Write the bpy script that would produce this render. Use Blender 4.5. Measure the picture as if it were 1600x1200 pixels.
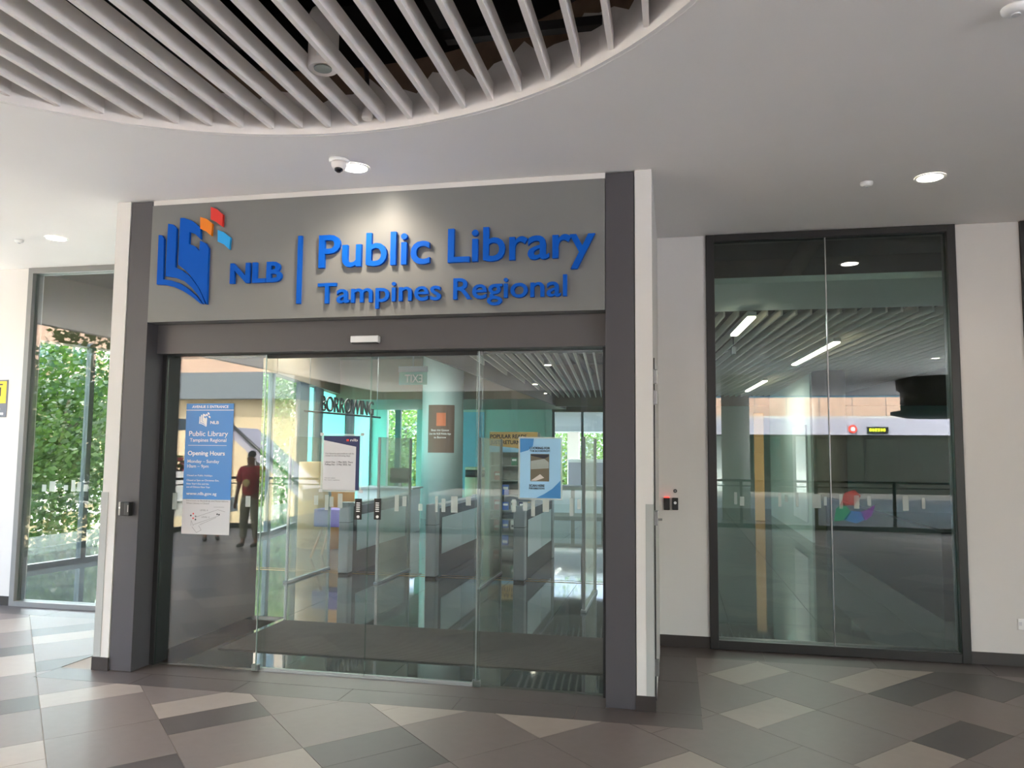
import bpy, bmesh, math, random
from mathutils import Vector, Matrix
for o in list(bpy.data.objects): bpy.data.objects.remove(o)
SC = bpy.context.scene; COL = SC.collection
random.seed(7)
# ------------------------------------------------------------------ camera
FPX, PITCH, ROLL, YAW = 1223.64, math.radians(4.798), math.radians(.5075), math.radians(-11.739)
CAM = Vector((0, -5.522, 1.75)); H = 3.755; YR = 1.866; YL = 1.949
F0 = Vector((math.sin(YAW)*math.cos(PITCH), math.cos(YAW)*math.cos(PITCH), math.sin(PITCH)))
_r = Vector((math.cos(YAW), -math.sin(YAW), 0)); _u = _r.cross(F0)
R0 = math.cos(ROLL)*_r+math.sin(ROLL)*_u; U0 = -math.sin(ROLL)*_r+math.cos(ROLL)*_u
cd = bpy.data.cameras.new('camera'); cam = bpy.data.objects.new('camera', cd); COL.objects.link(cam)
cd.sensor_fit = 'HORIZONTAL'; cd.sensor_width = 36; cd.lens = FPX/1600*36; cd.clip_end = 500
cam.matrix_world = Matrix(((R0.x, U0.x, -F0.x, CAM.x), (R0.y, U0.y, -F0.y, CAM.y), (R0.z, U0.z, -F0.z, CAM.z), (0, 0, 0, 1)))
SC.camera = cam
def at(u, v, ax, c):                       # photo pixel -> point on the plane axis ax = c
    d = F0+R0*((u-800)/FPX)+U0*((600-v)/FPX)
    return CAM+d*((c-CAM[ax])/d[ax])
def mir(u, v, ax, c, m):                   # the same for something seen mirrored in the plane y = m
    p = at(u, v, ax, 2*m-c if ax == 1 else c); return Vector((p.x, 2*m-p.y, p.z))
def proj(p):
    d = Vector(p)-CAM; w = d.dot(F0)
    return (None if w < .2 else (800+FPX*d.dot(R0)/w, 600-FPX*d.dot(U0)/w))
# ------------------------------------------------------------------ light
SC.view_settings.view_transform = 'Standard'; SC.view_settings.look = 'None'
SC.view_settings.exposure = 2.12; SC.view_settings.gamma = 1
W = bpy.data.worlds.new('world'); SC.world = W; W.use_nodes = True
nt = W.node_tree; bg = nt.nodes['Background']; sk = nt.nodes.new('ShaderNodeTexSky')
sk.sky_type = 'NISHITA'; sk.sun_disc = False; sk.sun_elevation = math.radians(55); sk.sun_rotation = math.radians(-35)
sk.air_density = 1.6; sk.dust_density = 3.0; sk.ozone_density = 1.0
nt.links.new(sk.outputs[0], bg.inputs[0]); bg.inputs[1].default_value = .66
sl = bpy.data.lights.new('sun', 'SUN'); sl.energy = 6.5; sl.angle = math.radians(1.5); sl.color = (1, .97, .93)
sun = bpy.data.objects.new('sun', sl); COL.objects.link(sun); sun.location = (-30, 10, 40)
sun.rotation_euler = Vector((.3, -.42, -.86)).to_track_quat('-Z', 'Y').to_euler()
# ------------------------------------------------------------------ helpers
def lin(v): v /= 255; return v/12.92 if v <= .04045 else ((v+.055)/1.055)**2.4
def C(r, g, b): return (lin(r), lin(g), lin(b), 1)
MATS = {}
def mat(name, col, rough=.5, metal=0, var=.05, scale=6, bump=0, spec=.5, emit=0, stretch=None, trans=0, alpha=1):
    m = bpy.data.materials.new(name); m.use_nodes = True; n = m.node_tree; b = n.nodes['Principled BSDF']
    tc = n.nodes.new('ShaderNodeTexCoord'); nz = n.nodes.new('ShaderNodeTexNoise'); nz.inputs['Scale'].default_value = scale
    nz.inputs['Detail'].default_value = 5; src = tc.outputs['Object']
    if stretch:
        mp = n.nodes.new('ShaderNodeMapping'); mp.inputs['Scale'].default_value = stretch; n.links.new(src, mp.inputs[0]); src = mp.outputs[0]
    n.links.new(src, nz.inputs['Vector'])
    mx = n.nodes.new('ShaderNodeMix'); mx.data_type = 'RGBA'; n.links.new(nz.outputs['Fac'], mx.inputs[0])
    mx.inputs[6].default_value = tuple(c*(1-var) for c in col[:3])+(1,); mx.inputs[7].default_value = tuple(min(1, c*(1+var)) for c in col[:3])+(1,)
    n.links.new(mx.outputs[2], b.inputs['Base Color'])
    b.inputs['Roughness'].default_value = rough; b.inputs['Metallic'].default_value = metal; b.inputs['Specular IOR Level'].default_value = spec
    if emit: b.inputs['Emission Color'].default_value = col; b.inputs['Emission Strength'].default_value = emit
    if alpha < 1: b.inputs['Alpha'].default_value = alpha
    if bump:
        bp = n.nodes.new('ShaderNodeBump'); bp.inputs['Strength'].default_value = bump; bp.inputs['Distance'].default_value = .01
        n.links.new(nz.outputs['Fac'], bp.inputs['Height']); n.links.new(bp.outputs[0], b.inputs['Normal'])
    if trans:
        t = n.nodes.new('ShaderNodeBsdfTranslucent'); n.links.new(mx.outputs[2], t.inputs[0]); ms = n.nodes.new('ShaderNodeMixShader')
        ms.inputs[0].default_value = trans; n.links.new(b.outputs[0], ms.inputs[1]); n.links.new(t.outputs[0], ms.inputs[2])
        n.links.new(ms.outputs[0], n.nodes['Material Output'].inputs[0])
    MATS[name] = m; return m
def glass(name, tint, f0=.06, rough=0.0):
    m = bpy.data.materials.new(name); m.use_nodes = True; n = m.node_tree; n.nodes.remove(n.nodes['Principled BSDF'])
    t = n.nodes.new('ShaderNodeBsdfTransparent'); t.inputs[0].default_value = tint; g = n.nodes.new('ShaderNodeBsdfGlossy'); g.inputs['Roughness'].default_value = rough
    lw = n.nodes.new('ShaderNodeLayerWeight'); lw.inputs[0].default_value = .5
    p = n.nodes.new('ShaderNodeMath'); p.operation = 'POWER'; n.links.new(lw.outputs['Facing'], p.inputs[0]); p.inputs[1].default_value = 5
    k = n.nodes.new('ShaderNodeMath'); k.operation = 'MULTIPLY_ADD'; n.links.new(p.outputs[0], k.inputs[0]); k.inputs[1].default_value = 1-f0; k.inputs[2].default_value = f0
    ms = n.nodes.new('ShaderNodeMixShader'); n.links.new(k.outputs[0], ms.inputs[0]); n.links.new(t.outputs[0], ms.inputs[1]); n.links.new(g.outputs[0], ms.inputs[2])
    n.links.new(ms.outputs[0], n.nodes['Material Output'].inputs[0]); MATS[name] = m; return m
def frost(name, col, a):
    m = bpy.data.materials.new(name); m.use_nodes = True; n = m.node_tree; n.nodes.remove(n.nodes['Principled BSDF'])
    t = n.nodes.new('ShaderNodeBsdfTransparent'); t.inputs[0].default_value = (.93, .97, .95, 1); d = n.nodes.new('ShaderNodeBsdfDiffuse'); d.inputs[0].default_value = col
    ms = n.nodes.new('ShaderNodeMixShader'); ms.inputs[0].default_value = a; n.links.new(t.outputs[0], ms.inputs[1]); n.links.new(d.outputs[0], ms.inputs[2])
    n.links.new(ms.outputs[0], n.nodes['Material Output'].inputs[0]); MATS[name] = m; return m
class MB:
    def __init__(s): s.v = []; s.f = []; s.mi = []; s.smooth = set()
    def poly(s, pts, mi=0): n = len(s.v); s.v += [tuple(p) for p in pts]; s.f.append(tuple(range(n, n+len(pts)))); s.mi.append(mi); return s
    def box(s, x0, x1, y0, y1, z0, z1, M=None, mi=0, sidemi=None):
        n = len(s.v); P = [Vector((x, y, z)) for x in (x0, x1) for y in (y0, y1) for z in (z0, z1)]
        s.v += [tuple(M @ p if M else p) for p in P]
        F = [(0, 1, 3, 2), (4, 6, 7, 5), (0, 4, 5, 1), (2, 3, 7, 6), (0, 2, 6, 4), (1, 5, 7, 3)]
        for i, f in enumerate(F): s.f.append(tuple(n+a for a in f)); s.mi.append(mi if sidemi is None or i in (2, 3) else sidemi)
        return s
    def tube(s, pts, r, n=10, mi=0, caps=True):
        pts = [Vector(p) for p in pts]; rs = r if isinstance(r, (list, tuple)) else [r]*len(pts); base = len(s.v); L = len(pts)
        for i, p in enumerate(pts):
            d = (pts[min(i+1, L-1)]-pts[max(i-1, 0)]).normalized(); a = d.orthogonal().normalized() if abs(d.z) < .99 else Vector((1, 0, 0)); b = d.cross(a).normalized(); a = b.cross(d)
            for k in range(n): t = 2*math.pi*k/n; s.v.append(tuple(p+(a*math.cos(t)+b*math.sin(t))*rs[i]))
        for i in range(L-1):
            for k in range(n):
                s.smooth.add(len(s.f)); s.f.append((base+i*n+k, base+i*n+(k+1) % n, base+(i+1)*n+(k+1) % n, base+(i+1)*n+k)); s.mi.append(mi)
        if caps: s.f += [tuple(base+k for k in reversed(range(n))), tuple(base+(L-1)*n+k for k in range(n))]; s.mi += [mi, mi]
        return s
    def lathe(s, c, prof, n=24, mi=0):                       # prof: (radius, z)
        base = len(s.v)
        for r, z in prof:
            for k in range(n): t = 2*math.pi*k/n; s.v.append((c[0]+r*math.cos(t), c[1]+r*math.sin(t), c[2]+z))
        for i in range(len(prof)-1):
            for k in range(n):
                s.smooth.add(len(s.f)); s.f.append((base+i*n+k, base+i*n+(k+1) % n, base+(i+1)*n+(k+1) % n, base+(i+1)*n+k)); s.mi.append(mi)
        s.f += [tuple(base+k for k in reversed(range(n))), tuple(base+(len(prof)-1)*n+k for k in range(n))]; s.mi += [mi, mi]
        return s
    def prism(s, pts, d, mi=0):                              # polygon (3D points) pushed along d
        n = len(s.v); k = len(pts); d = Vector(d); s.v += [tuple(p) for p in pts]+[tuple(Vector(p)+d) for p in pts]
        s.f += [tuple(range(n, n+k)), tuple(reversed(range(n+k, n+2*k)))]; s.mi += [mi, mi]
        for i in range(k): j = (i+1) % k; s.f.append((n+j, n+i, n+k+i, n+k+j)); s.mi.append(mi)
        return s
    def build(s, name, m, parent=None, bevel=0, label=None, recalc=False):
        me = bpy.data.meshes.new(name); me.from_pydata(s.v, [], s.f)
        for x in (m if isinstance(m, (list, tuple)) else [m]): me.materials.append(MATS[x])
        for p, i in zip(me.polygons, s.mi): p.material_index = i
        for i in s.smooth: me.polygons[i].use_smooth = True
        if recalc:
            b = bmesh.new(); b.from_mesh(me); bmesh.ops.recalc_face_normals(b, faces=b.faces); b.to_mesh(me); b.free()
        o = bpy.data.objects.new(name, me); COL.objects.link(o)
        if parent: o.parent = parent; o.matrix_parent_inverse = parent.matrix_world.inverted() if False else Matrix.Translation(-parent.location) if not any(parent.rotation_euler) else parent.matrix_basis.inverted()
        if bevel:
            bv = o.modifiers.new('bevel', 'BEVEL'); bv.width = bevel; bv.segments = 2; bv.limit_method = 'ANGLE'
        if label: o['label'] = label
        return o
def empty(name, loc=(0, 0, 0)):
    o = bpy.data.objects.new(name, None); COL.objects.link(o); o.location = loc; o.empty_display_size = .1; return o
def tag(o, label, cat, group=None):
    o['label'] = label; o['category'] = cat
    if group: o['group'] = group
    return o
def struct(o, label=None):
    o['kind'] = 'structure'
    if label: o['label'] = label
    return o
def bx(name, m, parent, *a, bevel=0, label=None): return MB().box(*a).build(name, m, parent, bevel, label)
def copy_tree(o, d, label=None):
    c = o.copy(); COL.objects.link(c); c.location = o.location+Vector(d)
    if label: c['label'] = label
    def kids(a, b):
        for ch in [x for x in bpy.data.objects if x.parent == a]:
            e = ch.copy(); COL.objects.link(e); e.parent = b; kids(ch, e)
    kids(o, c); return c
def text_raw(s, ext=0, off=0):
    cu = bpy.data.curves.new('t', 'FONT'); cu.body = s; cu.size = 1; cu.extrude = ext; cu.offset = off; cu.resolution_u = 4
    o = bpy.data.objects.new('t', cu); COL.objects.link(o); dg = bpy.context.evaluated_depsgraph_get(); dg.update()
    me = bpy.data.meshes.new_from_object(o.evaluated_get(dg)); v = [tuple(x.co) for x in me.vertices]; f = [tuple(p.vertices) for p in me.polygons]
    bpy.data.objects.remove(o); bpy.data.curves.remove(cu); bpy.data.meshes.remove(me); return v, f
def text(s, p0, width, cap, m, parent, name='lettering', thick=.0008, off=0, ux=Vector((1, 0, 0)), mirror=False, split=False, label=None):
    # p0: left end of the base line; cap: height of a capital; the text faces -y when ux = +x
    v, f = text_raw(s, .5, off); hv, _ = text_raw('H', 0, off); ch = max(a[1] for a in hv); x0 = min(a[0] for a in v); x1 = max(a[0] for a in v)
    sx = width/(x1-x0) if width else cap/ch; sy = cap/ch; p0 = Vector(p0); nrm = Vector((ux.y, -ux.x, 0)); out = []
    for a in v:
        x = (a[0]-x0)*sx; x = (width or (x1-x0)*sx)-x if mirror else x
        out.append(tuple(p0+ux*x+Vector((0, 0, a[1]*sy))+nrm*((a[2]+.5)*thick)))
    if mirror: f = [tuple(reversed(q)) for q in f]
    if not split:
        b = MB(); b.v = out; b.f = f; b.mi = [0]*len(f); o = b.build(name, m, parent, label=label); o['kind'] = 'stuff'; return o
    par = list(range(len(v)))                                # one object for each letter
    def find(i):
        while par[i] != i: par[i] = par[par[i]]; i = par[i]
        return i
    for q in f:
        for i in q[1:]: par[find(i)] = find(q[0])
    isl = {}
    for i in range(len(v)): isl.setdefault(find(i), []).append(i)
    items = sorted(([min(v[i][0] for i in L), max(v[i][0] for i in L), L] for L in isl.values()), key=lambda t: t[0]); grp = []
    for a, b_, L in items:
        if grp and a < grp[-1][1]-.6*(min(b_-a, grp[-1][1]-grp[-1][0])): grp[-1][1] = max(grp[-1][1], b_); grp[-1][2] += L
        else: grp.append([a, b_, list(L)])
    for a, b_, L in grp:
        S = {i: k for k, i in enumerate(L)}; b = MB(); b.v = [out[i] for i in L]; b.f = [tuple(S[i] for i in q) for q in f if q[0] in S]; b.mi = [0]*len(b.f); b.build(name, m, parent)
# ------------------------------------------------------------------ materials
mat('white_wall', C(214, 211, 208), .6, var=.02, scale=2); mat('ceiling_white', C(240, 237, 235), .7, var=.035, scale=1.3, bump=.05)
mat('slat_grey', C(236, 230, 226), .5, var=.02); mat('ring', C(228, 222, 218), .7, var=.12, scale=3)
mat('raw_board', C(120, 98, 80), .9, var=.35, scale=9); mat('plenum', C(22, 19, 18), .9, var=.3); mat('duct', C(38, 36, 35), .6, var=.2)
mat('jamb', C(74, 72, 77), .42, var=.02); mat('jamb_dark', C(40, 40, 42), .4, var=.05); mat('sign_grey', C(116, 117, 116), .38, var=.02); mat('header', C(90, 87, 88), .45, var=.02)
mat('blue', C(2, 84, 182), .6, spec=.15, var=.01); mat('orange', C(226, 124, 14), .35, var=.01); mat('red', C(215, 48, 40), .35, var=.01); mat('cyan', C(30, 160, 230), .35, var=.01)
mat('alu', C(170, 172, 174), .35, .6, var=.03); mat('steel', C(150, 150, 150), .3, .9, var=.05); mat('frame_grey', C(132, 132, 132), .45, var=.03); mat('frame_black', C(34, 33, 32), .4, var=.06)
mat('guard', C(170, 172, 170), .4, var=.02); mat('skirting', C(52, 46, 44), .4, var=.08); mat('black', C(16, 16, 17), .4, var=.1); mat('white', C(236, 236, 236), .4, var=.01); mat('grey', C(120, 122, 124), .5)
mat('grout', C(150, 140, 130), .8); mat('tile_mid', C(114, 102, 98), .42, var=.09, scale=14, stretch=(1, 1, 1)); mat('tile_light', C(148, 135, 126), .42, var=.08, scale=14)
mat('tile_dark', C(76, 68, 66), .42, var=.1, scale=14); mat('tile_border', C(84, 75, 73), .4, var=.1, scale=14)
mat('sticker_blue', C(58, 134, 208), .35, var=.01); mat('paper', C(205, 206, 210), .5, var=.01); mat('navy', C(38, 48, 92), .5, var=.03); mat('pale_blue', C(150, 195, 226), .5, var=.04); mat('mid_blue', C(60, 130, 190), .5, var=.05)
mat('ink', C(40, 42, 52), .6); mat('ink_grey', C(120, 122, 128), .6); mat('red_led', C(255, 60, 50), .4, emit=.5); mat('lens', C(20, 20, 24), .1)
mat('lamp', C(255, 244, 225), .4, emit=14); mat('led', C(255, 240, 215), .4, emit=5); mat('warm', C(255, 214, 150), .4, emit=5); mat('neon', C(220, 235, 40), .4, emit=2.2); mat('neon_red', C(230, 60, 40), .4, emit=1)
mat('int_floor', C(92, 98, 98), .04, spec=1.0, var=.5, scale=1.6, stretch=(.6, 2.6, 1)); mat('int_joint', C(40, 40, 40), .6); mat('mat_dark', C(44, 41, 40), .8, var=.2); mat('mat_rib', C(88, 82, 78), .7, var=.2); mat('brass', C(176, 128, 60), .3, .8, var=.1)
mat('int_white', C(205, 214, 208), .6, var=.02); mat('int_brown', C(70, 60, 48), .6, var=.05); mat('int_dark', C(62, 60, 58), .6, var=.06); mat('soffit', C(118, 102, 82), .6, var=.03); mat('int_slat', C(206, 200, 186), .6, var=.02)
mat('mint', C(176, 242, 232), .7, var=.02, trans=.9); mat('mullion', C(92, 100, 102), .4, var=.05); mat('column', C(176, 200, 200), .45, var=.02); mat('peach', C(236, 178, 120), .5, var=.08, scale=1.2); mat('beige', C(214, 190, 150), .7, var=.04)
mat('poster_brown', C(112, 92, 80), .5, var=.03); mat('app', C(206, 120, 84), .5, var=.03); mat('gate_grey', C(160, 167, 174), .35, var=.03); mat('gate_white', C(196, 214, 222), .3, var=.05); mat('shelf_grey', C(150, 158, 152), .5, var=.04); mat('tan', C(206, 164, 96), .5, var=.03)
mat('olive', C(104, 98, 82), .5, var=.04); mat('black_wall', C(14, 15, 15), .6, var=.1); mat('cream', C(226, 214, 186), .5, var=.02); mat('book_red', C(170, 60, 50), .5); mat('book_green', C(70, 130, 100), .5); mat('book_blue', C(60, 100, 180), .5); mat('book_white', C(220, 222, 215), .5)
mat('yellow', C(245, 205, 25), .45, var=.01); mat('sign_dark', C(110, 112, 122), .5, var=.02); mat('orange_wood', C(214, 130, 50), .5, var=.08); mat('violet', C(120, 100, 175), .5, var=.2)
mat('skin', C(150, 104, 80), .5, var=.05); mat('hair', C(26, 22, 20), .6, var=.2); mat('shirt_red', C(190, 30, 48), .7, var=.08); mat('camo', C(150, 144, 122), .8, var=.5, scale=14); mat('shirt_grey', C(120, 124, 132), .8, var=.1); mat('shoe', C(70, 62, 58), .6, var=.2); mat('print', C(214, 190, 120), .6)
mat('leaf', C(52, 78, 24), .6, var=.45, scale=2, trans=.35); mat('leaf_light', C(76, 104, 34), .6, var=.35, scale=2, trans=.4); mat('bark', C(92, 78, 62), .9, var=.3, bump=.3); mat('grass', C(112, 130, 80), .9, var=.3, scale=.5); mat('asphalt', C(170, 170, 172), .9, var=.1); mat('flower', C(232, 130, 150), .6, var=.3, scale=9)
mat('gallery_tile', C(104, 98, 94), .5, var=.1); mat('brick_pink', C(214, 178, 152), .8, var=.04); mat('fascia_grey', C(120, 126, 128), .6, var=.04); mat('lilac', C(176, 172, 184), .6, var=.03); mat('paving', C(240, 238, 236), .9, var=.05, scale=.3); mat('concrete', C(196, 190, 184), .8, var=.06); mat('shop_dark', C(30, 30, 28), .25, var=.4, scale=1.5); mat('pane_dark', C(70, 100, 116), .15, var=.1); mat('wave', C(206, 170, 146), .5, var=.18, scale=.9, stretch=(.3, 1, 2.4)); mat('car_silver', C(190, 196, 202), .25, .6, var=.02)
glass('glass', (.945, .985, .97, 1), .07); glass('glass_dark', (.72, .79, .76, 1), .085); glass('glass_clear', (.96, .985, .975, 1), .035); glass('glass_grey', (.85, .88, .87, 1), .07); glass('glass_edge', (.45, .72, .62, 1), .2, .2)
frost('frost', (.75, .8, .78, 1), .38); frost('acrylic', (.72, .74, .66, 1), .3); frost('exit_acrylic', (.25, .6, .5, 1), .5); frost('holder', (.8, .85, .85, 1), .35)
frost('pet_r', (.7, .15, .15, 1), .35); frost('pet_g', (.1, .5, .3, 1), .35); frost('pet_b', (.15, .35, .75, 1), .4); frost('pet_v', (.4, .15, .6, 1), .35)
# ------------------------------------------------------------------ floor outside
XW, XE, YB, YC = -10.2, 8.4, -9.9, -20.0                                  # walkway: west edge, east wall, edge at the railing
floor = struct(bx('floor', 'grout', None, XW, XE, YB, 1.96, -.5, -.004), 'walkway floor of light, mid and dark stone tiles laid diagonally')
EJ, EK, P00 = Vector((.42951, .47353)), Vector((.23234, -.23823)), Vector((-2.30608, -2.78188))
KNOWN = {0: [(-18, -16, 'L'), (-16, -14, 'M'), (-14, -13, 'D'), (-13, -11, 'L'), (-11, -9, 'M'), (-9, -8, 'D'), (-8, -6, 'M'), (-6, -5, 'L'), (-5, -3, 'L')],
 1: [(-18, -16, 'M'), (-16, -15, 'D'), (-15, -14, 'L'), (-14, -12, 'M'), (-12, -11, 'D'), (-11, -9, 'M'), (-9, -8, 'L'), (-8, -6, 'M'), (-6, -4, 'M'), (-4, -3, 'D'), (-3, -1, 'M')],
 2: [(-9, -7, 'M'), (-7, -6, 'L'), (-6, -5, 'D'), (-5, -3, 'M'), (-3, -2, 'L'), (-2, 0, 'M')], 3: [(-7, -5, 'M'), (-5, -3, 'M'), (-3, -2, 'D'), (-2, -1, 'D'), (-1, 1, 'M')],
 4: [(-5, -4, 'L'), (-4, -3, 'L'), (-3, -1, 'M'), (-1, 1, 'M'), (1, 2, 'D')], 5: [(-3, -1, 'L'), (-1, 1, 'M'), (1, 2, 'L'), (2, 4, 'M')], 6: [(-2, 0, 'M'), (0, 2, 'M'), (2, 4, 'M')],
 7: [(-4, -2, 'M'), (-2, 0, 'M'), (0, 1, 'L'), (1, 3, 'M'), (3, 4, 'L'), (4, 6, 'M')], 8: [(-4, -2, 'M'), (-2, -1, 'L'), (-1, 1, 'M'), (1, 3, 'M'), (3, 4, 'D'), (4, 6, 'M')],
 9: [(-2, 0, 'M'), (0, 1, 'L'), (1, 2, 'D'), (2, 4, 'M'), (4, 6, 'M')], 10: [(-1, 0, 'M'), (0, 1, 'L'), (1, 3, 'D'), (3, 5, 'M')]}
KNOWN[-1] = KNOWN[0]; KNOWN[0] = KNOWN.pop(0)
# strips are numbered by their left grout line: strip j lies between line j and line j+1
STR = {j+(-1 if j == 0 and False else 0): v for j, v in KNOWN.items()}
STR = {-1: KNOWN[0], 0: KNOWN[1], 1: KNOWN[2], 2: KNOWN[3], 3: KNOWN[4], 4: KNOWN[5], 5: KNOWN[6], 6: KNOWN[7], 7: KNOWN[8], 8: KNOWN[9], 9: KNOWN[10]}
def clip(poly, nx, ny, c):                                     # keep nx*x+ny*y <= c
    out = []
    for i in range(len(poly)):
        a, b = poly[i], poly[(i+1) % len(poly)]; da, db = nx*a.x+ny*a.y-c, nx*b.x+ny*b.y-c
        if da <= 0: out.append(a)
        if da*db < 0: out.append(a.lerp(b, da/(da-db)))
    return out
def rect_clip(p, x0, x1, y0, y1):
    for a in ((-1, 0, -x0), (1, 0, x1), (0, -1, -y0), (0, 1, y1)):
        p = clip(p, *a)
        if len(p) < 3: return []
    return p
REG = [(XW, XE, YB, -.272), (XW, -4.49, -.2719, 1.58), (.162, XE, -.2719, 1.5)]
REG[1] = (XW, -4.785, -.2719, 1.58)
tiles = []
for j in range(-22, 26):
    row = list(STR.get(j, [])); k0 = min([a for a, *_ in row], default=0); k1 = max([b for _, b, _ in row], default=0); rr = random.Random(j*31+5)
    def rnd(k): return k+(1 if rr.random() < .45 else 2)
    k = k1
    while k < 50: b = rnd(k); row.append((k, b, rr.choice('MMMMLD' if b-k == 1 else 'MMMMML'))); k = b
    k = k0
    while k > -50: b = 2*k-rnd(k); row.append((b, k, rr.choice('MMLLD' if k-b == 1 else 'MMMMML'))); k = b
    for a, b, t in row:
        g = .0035
        q = [P00+EJ*(j+g)+EK*(a+g), P00+EJ*(j+g)+EK*(b-g), P00+EJ*(j+1-g)+EK*(b-g), P00+EJ*(j+1-g)+EK*(a+g)]
        ps = [c for c in (rect_clip(q, *r) for r in REG) if c]
        if ps: tiles.append((ps, t))
for x0, x1, y0, y1, dv in ((-4.785, .162, -.27, -.001, 6), (-.144, .162, 0, 1.5, 2), (-.144, 6, 1.502, YR, 7), (XW, -4.49, 1.582, YL, 6)):
    for i in range(dv):
        if x1-x0 > .5: a, b = x0+(x1-x0)*i/dv+.002, x0+(x1-x0)*(i+1)/dv-.002; ps = [Vector((a, y0)), Vector((b, y0)), Vector((b, y1)), Vector((a, y1))]
        else: a, b = y0+(y1-y0)*i/dv+.002, y0+(y1-y0)*(i+1)/dv-.002; ps = [Vector((x0, a)), Vector((x1, a)), Vector((x1, b)), Vector((x0, b))]
        tiles.append(([ps], 'B'))
def score(t):
    c = sum((sum(p, Vector((0, 0)))/len(p) for p in t[0]), Vector((0, 0)))/len(t[0]); q = proj((c.x, c.y, 0))
    inv = q and -80 < q[0] < 1680 and q[1] < 1290
    return (0 if inv else 1000)+(c-Vector((-1, -1))).length
tiles.sort(key=score)
TM = {'M': 'tile_mid', 'L': 'tile_light', 'D': 'tile_dark', 'B': 'tile_border'}; rest = {}
def area(p): return abs(sum(p[i].x*p[(i+1) % len(p)].y-p[(i+1) % len(p)].x*p[i].y for i in range(len(p))))/2
for i, (ps, t) in enumerate(tiles):
    b = MB() if i < 290 else rest.setdefault(t, MB())
    for p in ps:
        A = sum(p[q].x*p[(q+1) % len(p)].y-p[(q+1) % len(p)].x*p[q].y for q in range(len(p)))
        if A < 0: p = p[::-1]
        b.prism([(v.x, v.y, 0) for v in p][::-1], (0, 0, -.012)) if False else b.prism([(v.x, v.y, -.012) for v in p][::-1], (0, 0, .012))
    if i < 290: b.build('tile', TM[t], floor, recalc=True)
for t, b in rest.items(): o = b.build('tile_field', TM[t], floor, recalc=True); o['kind'] = 'stuff'
# ------------------------------------------------------------------ ceiling with round slatted opening
CC, CR = Vector((-1.99, -3.53)), 2.524
def rect_hit(a, x0, x1, y0, y1):
    dx, dy = math.cos(a), math.sin(a); ts = []
    if abs(dx) > 1e-9: ts.append(((x1 if dx > 0 else x0)-CC.x)/dx)
    if abs(dy) > 1e-9: ts.append(((y1 if dy > 0 else y0)-CC.y)/dy)
    t = min(ts); return (CC.x+dx*t, CC.y+dy*t)
YT = 1.96
angs = sorted([2*math.pi*i/144 for i in range(144)]+[math.atan2(y-CC.y, x-CC.x) % (2*math.pi) for x in (XW, XE) for y in (YC, YT)])
b = MB()
for i in range(len(angs)):
    a0, a1 = angs[i], angs[(i+1) % len(angs)]
    p = [(CC.x+CR*math.cos(a), CC.y+CR*math.sin(a)) for a in (a0, a1)]; q = [rect_hit(a, XW, XE, YC, YT) for a in (a0, a1)]
    b.poly([(*p[0], H), (*p[1], H), (*q[1], H), (*q[0], H)]); b.poly([(*p[0], H+.05), (*q[0], H+.05), (*q[1], H+.05), (*p[1], H+.05)])
ceil = struct(b.build('ceiling', 'ceiling_white'), 'smooth white walkway ceiling with a round opening')
b = MB(); b2 = MB(); rr = random.Random(4); N = 144; prev = None
for i in range(N+1):
    a = 2*math.pi*i/N; h = .26+.05*math.sin(i*1.3)+.03*math.sin(i*3.1)
    cur = [(CC.x+CR*math.cos(a), CC.y+CR*math.sin(a), z) for z in (H-.002, H+h, H+.42)]+[(CC.x+(CR+.03)*math.cos(a), CC.y+(CR+.03)*math.sin(a), z) for z in (H-.002, H+.42)]
    if prev:
        b.poly([prev[0], cur[0], cur[1], prev[1]]); b2.poly([prev[1], cur[1], cur[2], prev[2]]); b.poly([prev[3], prev[4], cur[4], cur[3]])
    prev = cur
b.build('opening_upstand', 'ring', ceil); b2.build('upstand_raw_edge', 'raw_board', ceil, label='unpainted brown board along the top of the upstand')
for k in range(30):
    x = -.117-.1845*k if k < 25 else -.117+.1845*(k-24)
    d = CR**2-(x-CC.x)**2
    if d < .05: continue
    s = math.sqrt(d); MB().box(x-.014, x+.014, CC.y-s+.004, CC.y+s-.004, H+.035, H+.145).build('slat', 'slat_grey', ceil)
b = MB()
for y in (-5.4, -4.3, -3.1, -2.0, -1.75): b.tube([(-4.4, y, H+.75), (.4, y+.3, H+.7)], .09 if y > -3.5 else .14, 8)
for x in (-3.6, -2.6, -1.3, -.4): b.box(x-.03, x+.03, -5.8, -1.3, H+.45, H+.52)
b.box(-1.2, -.35, -1.62, -1.56, H+.2, H+.25)
b.build('service_pipes', 'duct', ceil, label='dark pipes and hangers above the slats')
# roof over everything, and the dark void above the ceiling
roof = MB(); ZR = 5.5
roof.box(-12, 9.5, YC, 26.3, ZR, ZR+.3); roof.box(XW, 9.5, YC-.15, YC, H, ZR+.3); roof.box(XW-.15, XW, YC-.15, 1.96, H, ZR+.3); roof.box(XE, 9.6, YC, 1.96, H, ZR)
struct(roof.build('roof', 'fascia_grey'), 'roof slab and edge fascia over the walkway and library')
struct(bx('ceiling_void', 'plenum', None, XW+.05, XE-.05, YC+.05, 1.7, ZR-.06, ZR-.02), 'black underside of the slab above the slats')
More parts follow.
